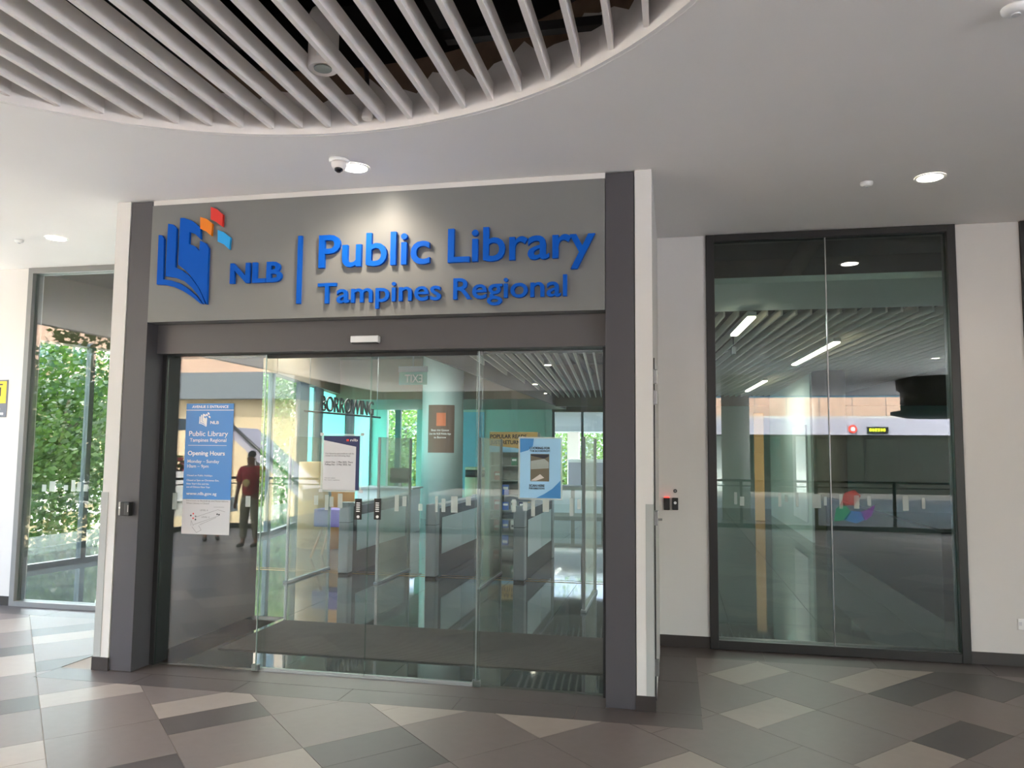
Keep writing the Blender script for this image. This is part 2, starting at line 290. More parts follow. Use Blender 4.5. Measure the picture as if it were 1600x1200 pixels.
# ------------------------------------------------------------------ walls
SKZ = .1
def wall(name, x0, x1, y0, y1, z0=0, z1=H-.002, m='white_wall', label=None): return struct(bx(name, m, None, x0, x1, y0, y1, z0, z1), label)
wall('wall_left', XW, -7.152, YL-.012, YL+.2, label='bright white wall beside the tall window')
wall('wall_right', -.146, .296, YR-.012, YR+.2, label='white wall strip between entrance portal and dark framed window')
wall('wall_right_pier', 2.417, 2.926, YR-.012, YR+.2, label='white wall pier right of the dark framed window')
wall('wall_east', XE, XE+.2, -6.4, 2.06, label='white end wall of the walkway')  # unseen wall, its length shaped for the light from the east
for nm, x0, x1, y in (('baseboard_left', XW, -7.152, YL), ('baseboard_right', -.146, .296, YR), ('baseboard_pier', 2.419, 2.926, YR)):
    struct(bx(nm, 'skirting', None, x0, x1, y-.024, y-.0125, .001, SKZ), 'dark skirting tile')
# portal
wall('wall_portal_left', -4.485, -4.359, 0, YL+.2, label='white pier framing the entrance on the side of the tall tree window')
wall('wall_portal_right', -.265, -.146, 0, YR-.013, label='white pier framing the entrance beside the card readers')
struct(bx('trim_1', 'white_wall', None, -4.156, -.476, .012, .3, 3.709, H-.002), 'white strip above the grey sign board')
struct(bx('trim_2', 'jamb', None, -4.353, -4.157, .006, .32, .001, 3.745, bevel=.003), 'dark grey metal jamb beside the blue sticker')
struct(bx('trim_3', 'jamb', None, -.475, -.271, .006, .32, .001, 3.745, bevel=.003), 'dark grey metal jamb next to the book drop poster')
struct(bx('trim_4', 'header', None, -4.156, -.476, .14, .32, 2.508, 2.746), 'recessed grey header box above the sliding doors')
struct(bx('trim_5', 'jamb_dark', None, -4.156, -4.12, .22, .40, .001, 2.507), 'black door post at the reveal')
struct(bx('trim_6', 'jamb_dark', None, -.512, -.476, .22, .40, .001, 2.507), 'black door post at the far jamb')
struct(bx('wall_lobby', 'int_dark', None, -4.358, -.266, .33, .45, 2.5, ZR), 'dark wall above the doors on the inside')
struct(bx('wall_lobby_left', 'int_dark', None, -4.357, -4.33, .45, YL+.2, 0, 3.3), 'dark panelled inner side of the entrance lobby')
for x0, x1, g in ((-4.497, -4.35, 'left'), (-.27, -.138, 'right')): struct(bx('baseboard_portal_'+g, 'skirting', None, x0, x1, -.012, -.0005, .001, .1), 'dark skirting tile at the foot of the pier')
for i, (x0, x1, xs) in enumerate(((-4.489, -4.43, -4.492), (-.2, -.142, -.1455))):
    g = MB().box(x0, x1, -.005, -.0005, .102, 1.385).box(xs, xs+.003, -.005, .06, .102, 1.385).build('corner_guard', 'guard')
    tag(g, ['grey corner guard on the pier by the tall tree window', 'grey corner guard on the pier next to the card readers'][i], 'corner guard')
# door in the return wall: frame line and hinges
sd = struct(empty('door_2', (-.146, .9, 0)), 'service door in the side of the entrance pier')
bx('door_leaf', 'white_wall', sd, -.1455, -.138, .2, 1.5, .02, 2.4); bx('door_gap', 'black', sd, -.1458, -.1375, .185, .199, .02, 2.42)
for z in (2.28, 2.13, 1.28, .25): bx('hinge', 'steel', sd, -.145, -.118, .12, .2, z-.05, z+.05, bevel=.003)
MB().tube([(-.138, .16, 1.27), (-.09, .16, 1.27)], .008).build('door_knob', 'steel', sd)
# ------------------------------------------------------------------ sign board
sg = tag(empty('library_sign', (-2.3, .07, 2.747)), 'grey board with raised blue lettering and a book logo above the doors', 'sign')
bx('sign_panel', 'sign_grey', sg, -4.155, -.477, 0, .137, 2.747, 3.708, bevel=.002)
text('Public Library', (-2.67, -.0005, 3.133), 2.125, .25, 'blue', sg, 'letter', .03, .012, split=True)
text('Tampines Regional', (-2.672, -.0005, 2.854), 1.925, .155, 'blue', sg, 'letter', .025, .012, split=True)
text('NLB', (-3.42, -.0005, 3.04), .443, .155, 'blue', sg, 'letter', .025, .03, split=True)
bx('divider_bar', 'blue', sg, -2.848, -2.816, -.025, -.0005, 2.857, 3.39)
def zp(x, y): return at(220+x*.2375, 300+y*.2375, 1, -.001)
LOGO = [('book_page', 'blue', [(130, 288), (152, 290), (165, 312), (157, 578), (215, 586), (270, 605), (325, 642), (378, 690), (420, 740), (404, 738), (345, 690), (290, 655), (230, 628), (175, 615), (117, 612)]),
 ('book_page', 'blue', [(192, 214), (225, 219), (247, 245), (238, 500), (285, 520), (340, 565), (385, 625), (415, 685), (434, 740), (420, 735), (395, 690), (350, 635), (300, 592), (240, 568), (174, 558)]),
 ('book_page', 'blue', [(272, 176), (300, 177), (350, 196), (403, 240), (405, 316), (370, 282), (332, 268), (328, 345), (368, 362), (397, 393), (401, 324), (438, 342), (457, 375), (445, 742), (432, 712), (400, 640), (340, 555), (300, 515), (257, 482)]),
 ('logo_square', 'orange', [(403, 170), (442, 182), (482, 213), (475, 293), (440, 264), (403, 247)]), ('logo_square', 'red', [(472, 104), (510, 118), (552, 155), (547, 234), (508, 203), (472, 185)]), ('logo_square', 'cyan', [(517, 255), (555, 269), (600, 305), (592, 382), (558, 350), (517, 331)])]
def logo(parent, f, d, m=None):
    for nm, mm, pts in LOGO: MB().prism([f(*p) for p in pts], d).build(nm, m or mm, parent, recalc=True)
logo(sg, zp, (0, -.025, 0))
# ------------------------------------------------------------------ doors
dr = struct(empty('door_1', (-2.3, .27, 0)), 'glass entrance with two sliding leaves between fixed panes')
def pane(name, x0, x1, y, parent, z0=.012, z1=2.508, m='glass', t=.012): return MB().box(x0, x1, y, y+t, z0, z1, sidemi=1).build(name, [m, 'glass_edge'], parent)
pane('fixed_pane', -4.118, -3.226, .236, dr); pane('fixed_pane', -1.47, -.514, .236, dr)
for x0, x1 in ((-3.262, -2.352), (-2.346, -1.44)):
    lf = pane('sliding_leaf', x0, x1, .296, dr, .02)
    bx('top_rail', 'jamb_dark', lf, x0, x1, .288, .316, 2.475, 2.506); bx('bottom_rail', 'alu', lf, x0, x1, .29, .314, .004, .02)
bx('floor_track', 'alu', dr, -3.23, -1.46, .262, .286, .0005, .009); bx('sill', 'tile_border', dr, -4.155, -.477, .002, .32, -.01, .0005); 
for x in (-3.243, -1.453): bx('floor_guide', 'steel', dr, x-.03, x+.03, .25, .285, .001, .05, bevel=.004)
for x in (-3.235, -1.456): bx('pane_edge_profile', 'alu', dr, x-.004, x+.004, .249, .258, .05, 2.5)
# small square frosted manifestation marks
DEC = [(491, 774, 497, 789), (508, 773, 513, 797), (515, 776, 521, 792), (528, 771, 535, 794), (617, 773, 623, 799), (629, 775, 635, 791), (654, 787, 660, 798), (680, 775, 684, 800), (690, 779, 696, 800), (705, 775, 715, 801), (728, 776, 736, 790)]
for u0, v0, u1, v1 in DEC:
    a, b_ = at(u0, v0, 1, .2955), at(u1, v1, 1, .2955); bx('frosted_mark', 'frost', dr, a.x, b_.x, .2945, .2955, b_.z, a.z)
for u0, v0, u1, v1 in [(800, 780, 806, 800), (817, 784, 824, 798), (830, 780, 836, 807), (848, 776, 858, 800), (890, 778, 896, 806), (902, 780, 908, 796), (270, 770, 276, 796), (384, 775, 391, 792)]:
    a, b_ = at(u0, v0, 1, .2355), at(u1, v1, 1, .2355); bx('frosted_mark', 'frost', dr, a.x, b_.x, .2345, .2355, b_.z, a.z)
for i, u in enumerate((560, 590)):
    a, b_ = at(u-5, 779, 1, .295), at(u+5, 812, 1, .295); st = tag(bx('push_sticker', 'black', None, a.x, b_.x, .2925, .2942, b_.z, a.z), ['narrow black sticker on the sliding leaf that carries the closure notice', 'narrow black sticker on the sliding leaf without a notice'][i], 'sticker', 'black stickers on the sliding leaves')
    for k in range(5): z = a.z-.03-k*.016; bx('print_mark', 'white', st, a.x+.012, b_.x-.016, .292, .2925, z-.008, z)
    MB().lathe(((a.x+b_.x)/2, 0, 0), [(.012, 0), (.012, .0006)], 12).build('print_ring', 'white', st).matrix_basis = Matrix.Translation((0, 0, 0)) if False else Matrix.Translation(((a.x+b_.x)/2, .2925, b_.z+.022)) @ Matrix.Rotation(math.pi/2, 4, 'X') @ Matrix.Translation((-(a.x+b_.x)/2, 0, 0))
sen = tag(empty('door_sensor', (-2.33, .13, 2.555)), 'white motion sensor box on the header above the doors', 'sensor')
bx('housing', 'white', sen, -2.442, -2.214, .085, .139, 2.562, 2.614, bevel=.006); bx('lens_strip', 'lens', sen, -2.43, -2.226, .084, .13, 2.553, 2.5615)
# readers
r1 = tag(empty('exit_button', (-4.26, 0, 1.2)), 'black card reader with white button on the grey jamb', 'card reader')
bx('back_plate', 'steel', r1, -4.325, -4.298, -.012, .0055, 1.205, 1.31, bevel=.002); bx('housing', 'black', r1, -4.297, -4.25, -.03, .0055, 1.205, 1.31, bevel=.003); bx('cover', 'jamb_dark', r1, -4.249, -4.205, -.045, .0055, 1.203, 1.312, bevel=.006); bx('indicator', 'steel', r1, -4.217, -4.211, -.0465, -.045, 1.235, 1.29)
MB().tube([(-4.312, -.0125, 1.265), (-4.312, -.017, 1.265)], .008, 12).build('button', 'white', r1)
for i, (u, lab) in enumerate(((1042, 'black card reader with a red light on the white wall'), (1055, 'black call button box with a white dot on the white wall'))):
    p = at(u, 787, 1, YR); r = tag(empty('wall_reader', (p.x, YR-.012, p.z-.06)), lab, 'card reader'); yy = YR-.0125
    bx('housing', 'black', r, p.x-.027, p.x+.027, yy-.03, yy, p.z-.055, p.z+.055, bevel=.004)
    if i == 0: bx('status_light', 'red_led', r, p.x-.022, p.x+.022, yy-.03, yy, p.z+.0555, p.z+.064)
    else: MB().tube([(p.x, yy-.03, p.z+.01), (p.x, yy-.034, p.z+.01)], .013, 14).build('button', 'white', r)
p = at(1055, 767, 1, YR); rv = tag(empty('key_switch', (p.x, YR-.012, p.z-.02)), 'small round key switch above the black readers', 'key switch')
MB().tube([(p.x, YR-.0125, p.z), (p.x, YR-.02, p.z)], .017, 16).build('rim', 'frame_black', rv); MB().tube([(p.x, YR-.02, p.z), (p.x, YR-.023, p.z)], .008, 12).build('barrel', 'steel', rv)
sk_ = tag(empty('power_socket', (3.0, YR, .3)), 'white power socket low on the wall by the dark window', 'socket'); p = at(1597, 975, 1, YR)
bx('plate', 'white', sk_, p.x-.04, p.x+.04, YR-.022, YR-.0125, p.z-.045, p.z+.045, bevel=.004); bx('switch', 'paper', sk_, p.x-.03, p.x-.01, YR-.0245, YR-.022, p.z-.01, p.z+.02)
# yellow notice on left wall
yn = tag(empty('warning_notice', (-7.45, YL-.012, 2.06)), 'yellow and grey warning notice on the bright wall', 'notice'); y0 = YL-.0125
bx('board', 'sign_dark', yn, -7.62, -7.345, y0-.006, y0, 2.065, 2.485); bx('yellow_panel', 'yellow', yn, -7.605, -7.36, y0-.008, y0-.006, 2.22, 2.47, bevel=.0)
bx('pictogram', 'ink', yn, -7.53, -7.41, y0-.009, y0-.008, 2.425, 2.44); bx('pictogram', 'ink', yn, -7.50, -7.43, y0-.009, y0-.008, 2.30, 2.40); bx('white_label', 'white', yn, -7.60, -7.385, y0-.0075, y0-.006, 2.09, 2.115); bx('white_label', 'white', yn, -7.60, -7.43, y0-.0075, y0-.006, 2.14, 2.165)
# ------------------------------------------------------------------ tall windows
w1 = struct(empty('window_1', (-5.8, YL, 0)), 'tall window in a grey frame looking out on trees')
fy0, fy1 = YL-.03, YL+.12
for a in ((-7.151, -7.09, 0, 3.752), (-4.56, -4.487, 0, 3.752)): bx('frame_post', 'frame_grey', w1, a[0], a[1], fy0, fy1, .0005, a[3])
bx('frame_head', 'frame_grey', w1, -7.09, -4.56, fy0, fy1, 3.69, 3.752); bx('frame_sill', 'frame_grey', w1, -7.09, -4.56, fy0, fy1, .0005, .05)
pane('window_pane', -7.09, -5.75, YL+.02, w1, .05, 3.69, 'glass_grey'); pane('window_pane', -5.744, -4.56, YL+.02, w1, .05, 3.69, 'glass_grey'); bx('glazing_bar', 'alu', w1, -5.75, -5.744, YL+.005, YL+.03, .05, 3.69)
for u0, v0, u1, v1 in [(66, 757, 72, 768), (78, 752, 86, 768), (112, 750, 117, 768), (121, 753, 126, 768), (131, 757, 137, 768), (100, 758, 106, 766)]:
    a, b_ = at(u0, v0, 1, YL+.019), at(u1, v1, 1, YL+.019); bx('frosted_mark', 'frost', w1, a.x, b_.x, YL+.018, YL+.0195, b_.z, a.z)
w2 = struct(empty('window_2', (1.35, YR, 0)), 'tall two pane shop window in a black frame'); fy0, fy1 = YR-.04, YR+.12
for x0, x1 in ((.297, .372), (2.345, 2.416)): bx('frame_post', 'frame_black', w2, x0, x1, fy0, fy1, .0005, 3.752, bevel=.004)
bx('frame_head', 'frame_black', w2, .372, 2.345, fy0, fy1, 3.69, 3.752, bevel=.004); bx('frame_sill', 'frame_black', w2, .372, 2.345, fy0, fy1, .0005, .08, bevel=.004)
pane('window_pane', .372, 1.343, YR+.01, w2, .08, 3.69, 'glass_dark'); pane('window_pane', 1.351, 2.345, YR+.01, w2, .08, 3.69, 'glass_dark'); bx('glazing_bar', 'steel', w2, 1.343, 1.351, YR-.004, YR+.022, .08, 3.69)
for u0, v0, u1, v1 in [(1147, 769, 1152, 788), (1156, 776, 1163, 790), (1216, 770, 1221, 792), (1226, 773, 1231, 784), (1243, 770, 1248, 792), (1269, 772, 1283, 794), (1287, 776, 1292, 790), (1311, 772, 1317, 795), (1334, 774, 1343, 795), (1355, 775, 1361, 790), (1410, 775, 1420, 798), (1440, 778, 1446, 795)]:
    a, b_ = at(u0, v0, 1, YR+.009), at(u1, v1, 1, YR+.009); bx('frosted_mark', 'frost', w2, a.x, b_.x, YR+.008, YR+.0095, b_.z, a.z)
for m, pts in (('pet_r', [(1312, 790), (1320, 770), (1335, 765), (1345, 775), (1335, 790)]), ('pet_g', [(1303, 815), (1306, 795), (1318, 785), (1330, 800), (1322, 812)]), ('pet_b', [(1318, 812), (1330, 798), (1345, 800), (1352, 812), (1338, 818)]), ('pet_v', [(1345, 800), (1356, 796), (1368, 788), (1362, 806), (1352, 814)])):
    MB().prism([at(u, v, 1, YR+.008) for u, v in pts], (0, .001, 0)).build('petal_decal', m, w2, recalc=True)
w3 = struct(empty('window_3', (4.5, YR, 0)), 'second black framed window beyond the white pier')
for x0, x1 in ((2.927, 3.0), (5.9, 5.98)): bx('frame_post', 'frame_black', w3, x0, x1, fy0, fy1, .0005, 3.752)
bx('frame_head', 'frame_black', w3, 3.0, 5.9, fy0, fy1, 3.69, 3.752); bx('frame_sill', 'frame_black', w3, 3.0, 5.9, fy0, fy1, .0005, .08); pane('window_pane', 3.0, 5.9, YR+.01, w3, .08, 3.69, 'glass_dark')
wall('wall_right_end', 5.981, XE, YR-.012, YR+.2, label='white wall at the far end past the second window')
# ------------------------------------------------------------------ notices on the glass
hs = tag(empty('opening_hours_sign', (-3.71, .2345, 1.048)), 'tall blue and white entrance sticker with opening hours and map on the glass', 'sign')
X0, X1, ZB, ZT_, YS = -3.926, -3.498, 1.048, 2.104, .2355
bx('blue_field', 'sticker_blue', hs, X0, X1, YS-.0025, YS, 1.327, ZT_); bx('white_field', 'paper', hs, X0, X1, YS-.0025, YS, ZB, 1.327)
def sx(x): return X0+(X1-X0)*x
def hz(py): return 2.104-(py-631)/203.5*1.056
TY = YS-.0026
for s, x, w, py, cap, m, o in (('AVENUE 5 ENTRANCE', .12, .77, 638, .021, 'white', .02), ('NLB', .52, .18, 663, .024, 'white', .02), ('Public Library', .08, .82, 682, .04, 'white', .005), ('Tampines Regional', .1, .77, 691, .028, 'white', .005), ('Opening Hours', .07, .78, 712, .034, 'white', .02), ('Monday – Sunday', .07, .67, 724, .025, 'white', .005), ('10am – 9pm', .07, .45, 731.5, .025, 'white', .005),
 ('Closed on Public Holidays', .07, .54, 745, .014, 'white', .0), ('Closed at 5pm on Christmas Eve,', .07, .68, 752.5, .014, 'white', .0), ("New Year's Eve and the", .07, .47, 758, .014, 'white', 0), ('eve of Chinese New Year', .07, .5, 763, .014, 'white', 0), ('www.nlb.gov.sg', .07, .64, 774, .024, 'white', .01), ('Directions to Bookdrop and Reservations', .08, .88, 784, .012, 'ink_grey', 0), ('When Library is Closed', .08, .48, 788, .012, 'ink_grey', 0), ('LEVEL 4', .38, .16, 798.5, .012, 'ink_grey', 0), ('LEVEL 2', .42, .16, 809, .012, 'ink_grey', 0)):
    text(s, (sx(x), TY, hz(py)), (X1-X0)*w, cap, m, hs, off=o)
bx('rule_line', 'white', hs, X0, X1, TY-.0006, TY, hz(641.8), hz(640.8)); bx('rule_line', 'white', hs, sx(.07), sx(.88), TY-.0006, TY, hz(697), hz(696.4))
def lp(x, y): return Vector((sx(.28+(x-117)/485*.24), TY, hz(644.5+(y-104)/640*23)))
logo(hs, lp, (0, -.0006, 0), 'white')
def mline(a, b_, w=.0022, m='ink_grey'):
    p, q = (Vector((sx(t[0]), TY, hz(t[1]))) for t in (a, b_)); n = Vector((-(q-p).z, 0, (q-p).x)).normalized()*w*.5
    MB().prism([p+n, q+n, q-n, p-n], (0, -.0006, 0)).build('map_line', m, hs, recalc=True)
for a, b_ in (((.3, 808), (.75, 796)), ((.75, 796), (.9, 799)), ((.25, 820), (.78, 805)), ((.38, 820), (.72, 808)), ((.2, 813), (.25, 822)), ((.22, 823), (.32, 832)), ((.32, 832), (.42, 828)), ((.42, 828), (.36, 821)), ((.2, 814), (.2, 822)), ((.66, 792), (.88, 792))): mline(a, b_)
for x, y, m in ((.19, 806, 'ink'), (.24, 803, 'red'), (.24, 810, 'red'), (.29, 807, 'ink_grey'), (.29, 812, 'ink'), (.74, 803, 'ink'), (.78, 803.5, 'ink')):
    p = Vector((sx(x), TY, hz(y))); MB().prism([p+Vector((math.cos(t)*.007, 0, math.sin(t)*.007)) for t in [k*math.pi/5 for k in range(10)]], (0, -.0008, 0)).build('map_dot', m, hs, recalc=True)
# closure notice
cn = tag(empty('closure_notice', (-2.58, .31, 1.42)), 'grey and navy notice in a clear holder on the sliding leaf', 'notice'); a, b_ = at(509, 681, 1, .318), at(563, 766, 1, .318); X0, X1, ZB, ZT_ = a.x, b_.x, b_.z, a.z; y = .2935
cn.location = ((X0+X1)/2, .29, ZB)
bx('holder', 'holder', cn, X0-.02, X1+.02, y-.006, y-.004, ZB-.015, ZT_+.015); bx('navy_sheet', 'navy', cn, X0, X1, y-.008, y-.0062, ZB, ZT_)
w, h = X1-X0, ZT_-ZB
MB().prism([(X0, y-.0085, ZB), (X1-.1*w, y-.0085, ZB), (X1-.1*w, y-.0085, ZT_-.2*h), (X0, y-.0085, ZT_-.08*h)], (0, .0004, 0)).build('grey_field', 'paper', cn, recalc=True)
for s, x, ww, z, cap, m in (('nlb', .74, .2, .9, .02, 'white'), ('Our libraries and archives will be', .05, .8, .66, .011, 'ink_grey'), ('closed on the following days:', .05, .7, .62, .011, 'ink_grey'), ('Labour Day - 1 May 2025, Thurs', .05, .77, .5, .013, 'ink'), ('Polling Day - 3 May 2025, Sat', .05, .72, .455, .013, 'ink'), ('Visit our website', .05, .3, .21, .008, 'ink_grey'), ('for more updates', .05, .42, .175, .008, 'ink_grey')): text(s, (X0+w*x, y-.0088, ZB+h*z), w*ww, cap, m, cn)
bx('logo_dot', 'red', cn, X0+.63*w, X0+.7*w, y-.0088, y-.0082, ZB+.9*h, ZB+.94*h)
for x in (X0-.03, X1+.005):
    for z in (ZB-.02, ZT_): bx('corner_clip', 'alu', cn, x, x+.03, y-.01, y-.0062, z, z+.025)
# book drop poster
bp = tag(empty('bookdrop_poster', (-1, .23, 1.39)), 'pale blue book drop poster with a photo on the fixed glass', 'poster'); a, b_ = at(813, 685, 1, .235), at(876, 779, 1, .235); X0, X1, ZB, ZT_ = a.x, b_.x, b_.z, a.z; y = .2352; w, h = X1-X0, ZT_-ZB
bx('clear_sleeve', 'holder', bp, X0-.012, X1+.012, y-.003, y-.0004, ZB-.012, ZT_+.012); bx('sheet', 'pale_blue', bp, X0, X1, y-.0048, y-.0032, ZB, ZT_); bx('photo', 'olive', bp, X0+.26*w, X0+.72*w, y-.0056, y-.0049, ZB+.28*h, ZB+.74*h)
def pq(x, z): return Vector((X0+w*x, y-.0054, ZB+h*z))
MB().prism([pq(0, 1), pq(.34, 1), pq(.32, .88), pq(.2, .8), pq(0, .76)], (0, .0004, 0)).build('blue_swirl', 'mid_blue', bp, recalc=True); MB().prism([pq(.4, 0), pq(1, 0), pq(1, .3), pq(.8, .16), pq(.6, .07)], (0, .0004, 0)).build('blue_swirl', 'mid_blue', bp, recalc=True)
def pr(x, z): return Vector((X0+w*x, y-.0062, ZB+h*z))
MB().prism([pr(.27, .62), pr(.6, .66), pr(.71, .6), pr(.71, .5), pr(.27, .48)], (0, .0004, 0)).build('photo_wall', 'shelf_grey', bp, recalc=True); MB().prism([pr(.27, .29), pr(.5, .4), pr(.6, .34), pr(.4, .29)], (0, .0004, 0)).build('photo_floor', 'concrete', bp, recalc=True); MB().prism([pr(.27, .73), pr(.71, .73), pr(.71, .7), pr(.6, .66), pr(.27, .71)], (0, .0004, 0)).build('photo_ceiling', 'ink', bp, recalc=True)
for s, x, ww, z, cap in (('LOOKING FOR', .24, .5, .82, .017), ('THE BOOKDROP?', .24, .5, .775, .013), ('SCAN HERE', .23, .38, .19, .017), ('FOR DIRECTIONS', .23, .38, .15, .011)): text(s, (X0+w*x, y-.0056, ZB+h*z), w*ww, cap, 'ink', bp, off=.03)
# ------------------------------------------------------------------ ceiling fittings
def downlight(u, v, r, label, on=True, xy=None, watt=28, cone=150):
    p = Vector((*xy, H)) if xy else at(u, v, 2, H); o = tag(empty('ceiling_downlight', (p.x, p.y, H)), label, 'ceiling light')
    b = MB(); n = 32
    for k in range(n):
        t0, t1 = 2*math.pi*k/n, 2*math.pi*(k+1)/n; f = lambda t, q, z: (p.x+q*math.cos(t), p.y+q*math.sin(t), z)
        b.poly([f(t0, r+.02, H-.0005), f(t0, r+.018, H-.008), f(t1, r+.018, H-.008), f(t1, r+.02, H-.0005)]); b.poly([f(t0, r+.018, H-.008), f(t0, r, H-.006), f(t1, r, H-.006), f(t1, r+.018, H-.008)])
    b.build('trim_ring', 'white', o); MB().lathe((p.x, p.y, H-.006), [(r, 0), (r, .0045)], 32).build('diffuser', 'lamp' if on else 'paper', o)
    if on:
        l = bpy.data.lights.new('downlight_glow', 'SPOT'); l.energy = watt; l.spot_size = math.radians(cone); l.spot_blend = .8; l.shadow_soft_size = r; l.color = (1, .86, .68) if watt < 50 else (1, .95, .88)
        lo = bpy.data.objects.new('downlight_glow', l); COL.objects.link(lo); lo.location = (0, 0, -.012); lo.parent = o
downlight(555, 262, .085, 'lit round downlight above the Public Library sign'); downlight(1453, 277, .085, 'lit round downlight over the dark framed window', watt=12); downlight(88, 372, .085, 'lit round downlight near the tall tree window')
for i, (x, y, lab) in enumerate(((6.6, -6.4, 'lit round downlight over the walkway between the two dark windows and the railing'), (5.4, -8.6, 'lit round downlight near the void railing and the end wall'), (-5.6, -2.6, 'lit round downlight between the slatted opening and the tree railing'), (-5.6, -7.4, 'lit round downlight above the person in the red t-shirt'), (-1.9, -7.8, 'lit round downlight between the slatted opening and the void railing'))):
    q = proj((x, y, H)); downlight(None, None, .085, lab, xy=(x, y), watt=170, cone=105)  # unseen downlights added to brighten the walkway
def disc(u, v, r, label, cat='smoke detector'):
    p = at(u, v, 2, H); o = tag(empty('ceiling_sensor', (p.x, p.y, H)), label, cat); MB().lathe((p.x, p.y, H-.0005), [(r*.55, -.03), (r*.95, -.018), (r, -.006), (r, 0)], 24).build('housing', 'white', o); MB().lathe((p.x, p.y, H-.0305), [(r*.3, -.006), (r*.3, 0)], 16).build('cap', 'paper', o)
disc(1354, 285, .045, 'small white sensor disc beside the downlight of the dark window'); disc(1587, 12, .06, 'white smoke detector on the bare ceiling'); disc(30, 375, .04, 'small white sensor disc beside the downlight by the tree window')
p = at(530, 250, 2, H); cc = tag(empty('security_camera', (p.x, p.y, H)), 'white dome camera on the ceiling above the sign', 'camera')
MB().lathe((p.x, p.y, H-.0005), [(.062, -.025), (.07, -.015), (.07, 0)], 24).build('base', 'white', cc); MB().lathe((p.x+.01, p.y-.02, H-.026), [(.02, -.06), (.045, -.045), (.055, -.02), (.055, 0)], 24).build('housing', 'slat_grey', cc); MB().lathe((p.x+.012, p.y-.03, H-.07), [(.012, -.03), (.028, -.018), (.032, 0)], 16).build('dome_lens', 'lens', cc)
p = Vector((-1.945, -1.611)); dl = tag(empty('hanging_drum_light', (*p, 3.85)), 'white drum downlight hanging between the ceiling slats', 'ceiling light')
p = at(495, 110, 2, H+.06); xs = -.117-.1845*10+.092; p = Vector((xs, p.y)); dl.location = (*p, H+.06)
MB().lathe((*p, H+.06), [(.055, .012), (.07, .004), (.078, 0), (.082, .004), (.082, .3), (.07, .33)], 28).build('drum', 'slat_grey', dl); MB().lathe((*p, H+.062), [(.048, 0), (.048, .008)], 24).build('reflector', 'shelf_grey', dl); MB().tube([(*p, H+.39), (*p, ZR-.06)], .012, 8).build('stem', 'steel', dl)
bx('rating_label', 'white', dl, p.x+.0, p.x+.05, p.y-.0832, p.y-.0815, H+.1, H+.13)
p = at(558, 183, 2, H+.07); p.x = -.117-.1845*9.5-.0; sp = tag(empty('sprinkler_head', (p.x, p.y, H+.05)), 'small white spray head hanging by the edge of the slats', 'sprinkler')
MB().lathe((p.x, p.y, H+.05), [(.03, 0), (.036, .012), (.03, .05), (.018, .08), (.018, .1)], 20).build('head', 'slat_grey', sp); MB().tube([(p.x, p.y, H+.15), (p.x, p.y-.02, H+.3), (p.x, p.y-.1, H+.55)], .015, 8).build('pipe', 'duct', sp)
# ------------------------------------------------------------------ library interior: shell
fi = struct(MB().box(-12, 9, 2.065, 26, -.5, -.004).box(-4.358, -.266, .322, 2.064, -.5, -.004).build('floor_inside', 'int_joint'), 'polished grey veined stone floor inside the library')
it = []
for i in range(-13, 10):
    for j in range(0, 29):
        x0, y0 = i*.9-.37, .325+j*.9
        if x0+.9 > 9 or y0 > 25.2: continue
        if y0 < 2.1 and (x0 < -4.2 or x0+.9 > -.1): continue
        c = Vector((x0+.45, y0+.45)); q = proj((c.x, c.y, 0)); inv = q and ((220 < q[0] < 960) or (1100 < q[0] < 1500) or q[0] < 200)
        it.append(((0 if inv else 100)+(c-Vector((0, -5))).length, x0, y0))
it.sort(); b = MB()
me0 = None
for i, (_, x0, y0) in enumerate(it):
    if i < 280:
        if me0 is None: o = MB().box(.002, .898, .002, .898, -.012, 0).build('tile', 'int_floor', fi); me0 = o.data; o.location = (x0, y0, 0)
        else: o = bpy.data.objects.new('tile', me0); COL.objects.link(o); o.parent = fi; o.location = (x0, y0, 0)
    else: b.box(x0+.002, x0+.898, y0+.002, y0+.898, -.012, 0)
o = b.build('tile_field', 'int_floor', fi); o['kind'] = 'stuff'
bx('brass_strip', 'brass', fi, -6.5, 0, 4.95, 5.0, -.004, .002); bx('brass_strip', 'brass', fi, -6.5, 0, 5.12, 5.14, -.004, .002)
dm = tag(empty('entrance_mat', (-2, 1.38, 0)), 'dark ribbed entrance mat behind the glass doors', 'mat')
bx('base', 'mat_dark', dm, -3.9, -.5, .79, 1.97, .0005, .006); b = MB()
for k in range(46): y = .8+k*.0254; b.box(-3.89, -.51, y, y+.012, .0062, .012)
b.build('ribs', 'mat_rib', dm)['kind'] = 'stuff'
# west facade
FA = [Vector((-9.3, 2.15)), Vector((-8.0, 9.0)), Vector((-10.3, 20.0))]
wf = struct(empty('window_4', (-8.6, 9, 0)), 'glazed side facade of the library with mint blinds'); 
def fac(seg, s): a, b_ = FA[seg], FA[seg+1]; return a.lerp(b_, s/(b_-a).length)
def fbox(name, m, par, seg, s0, s1, z0, z1, t0=-.05, t1=.05):
    a, b_ = FA[seg], FA[seg+1]; d = (b_-a).normalized(); n = Vector((d.y, -d.x)); M = Matrix(((d.x, n.x, 0, a.x), (d.y, n.y, 0, a.y), (0, 0, 1, 0), (0, 0, 0, 1)))
    return MB().box(s0, s1, t0, t1, z0, z1, M).build(name, m, par)
ZH = 3.25
for seg in (0, 1):
    L = (FA[seg+1]-FA[seg]).length
    struct(fbox('wall_facade_head', 'soffit', None, seg, 0, L, ZH, ZR, -.12, .12), 'beige wall band above the side windows')
    fbox('sill_rail', 'mullion', wf, seg, 0, L, 0, .08)
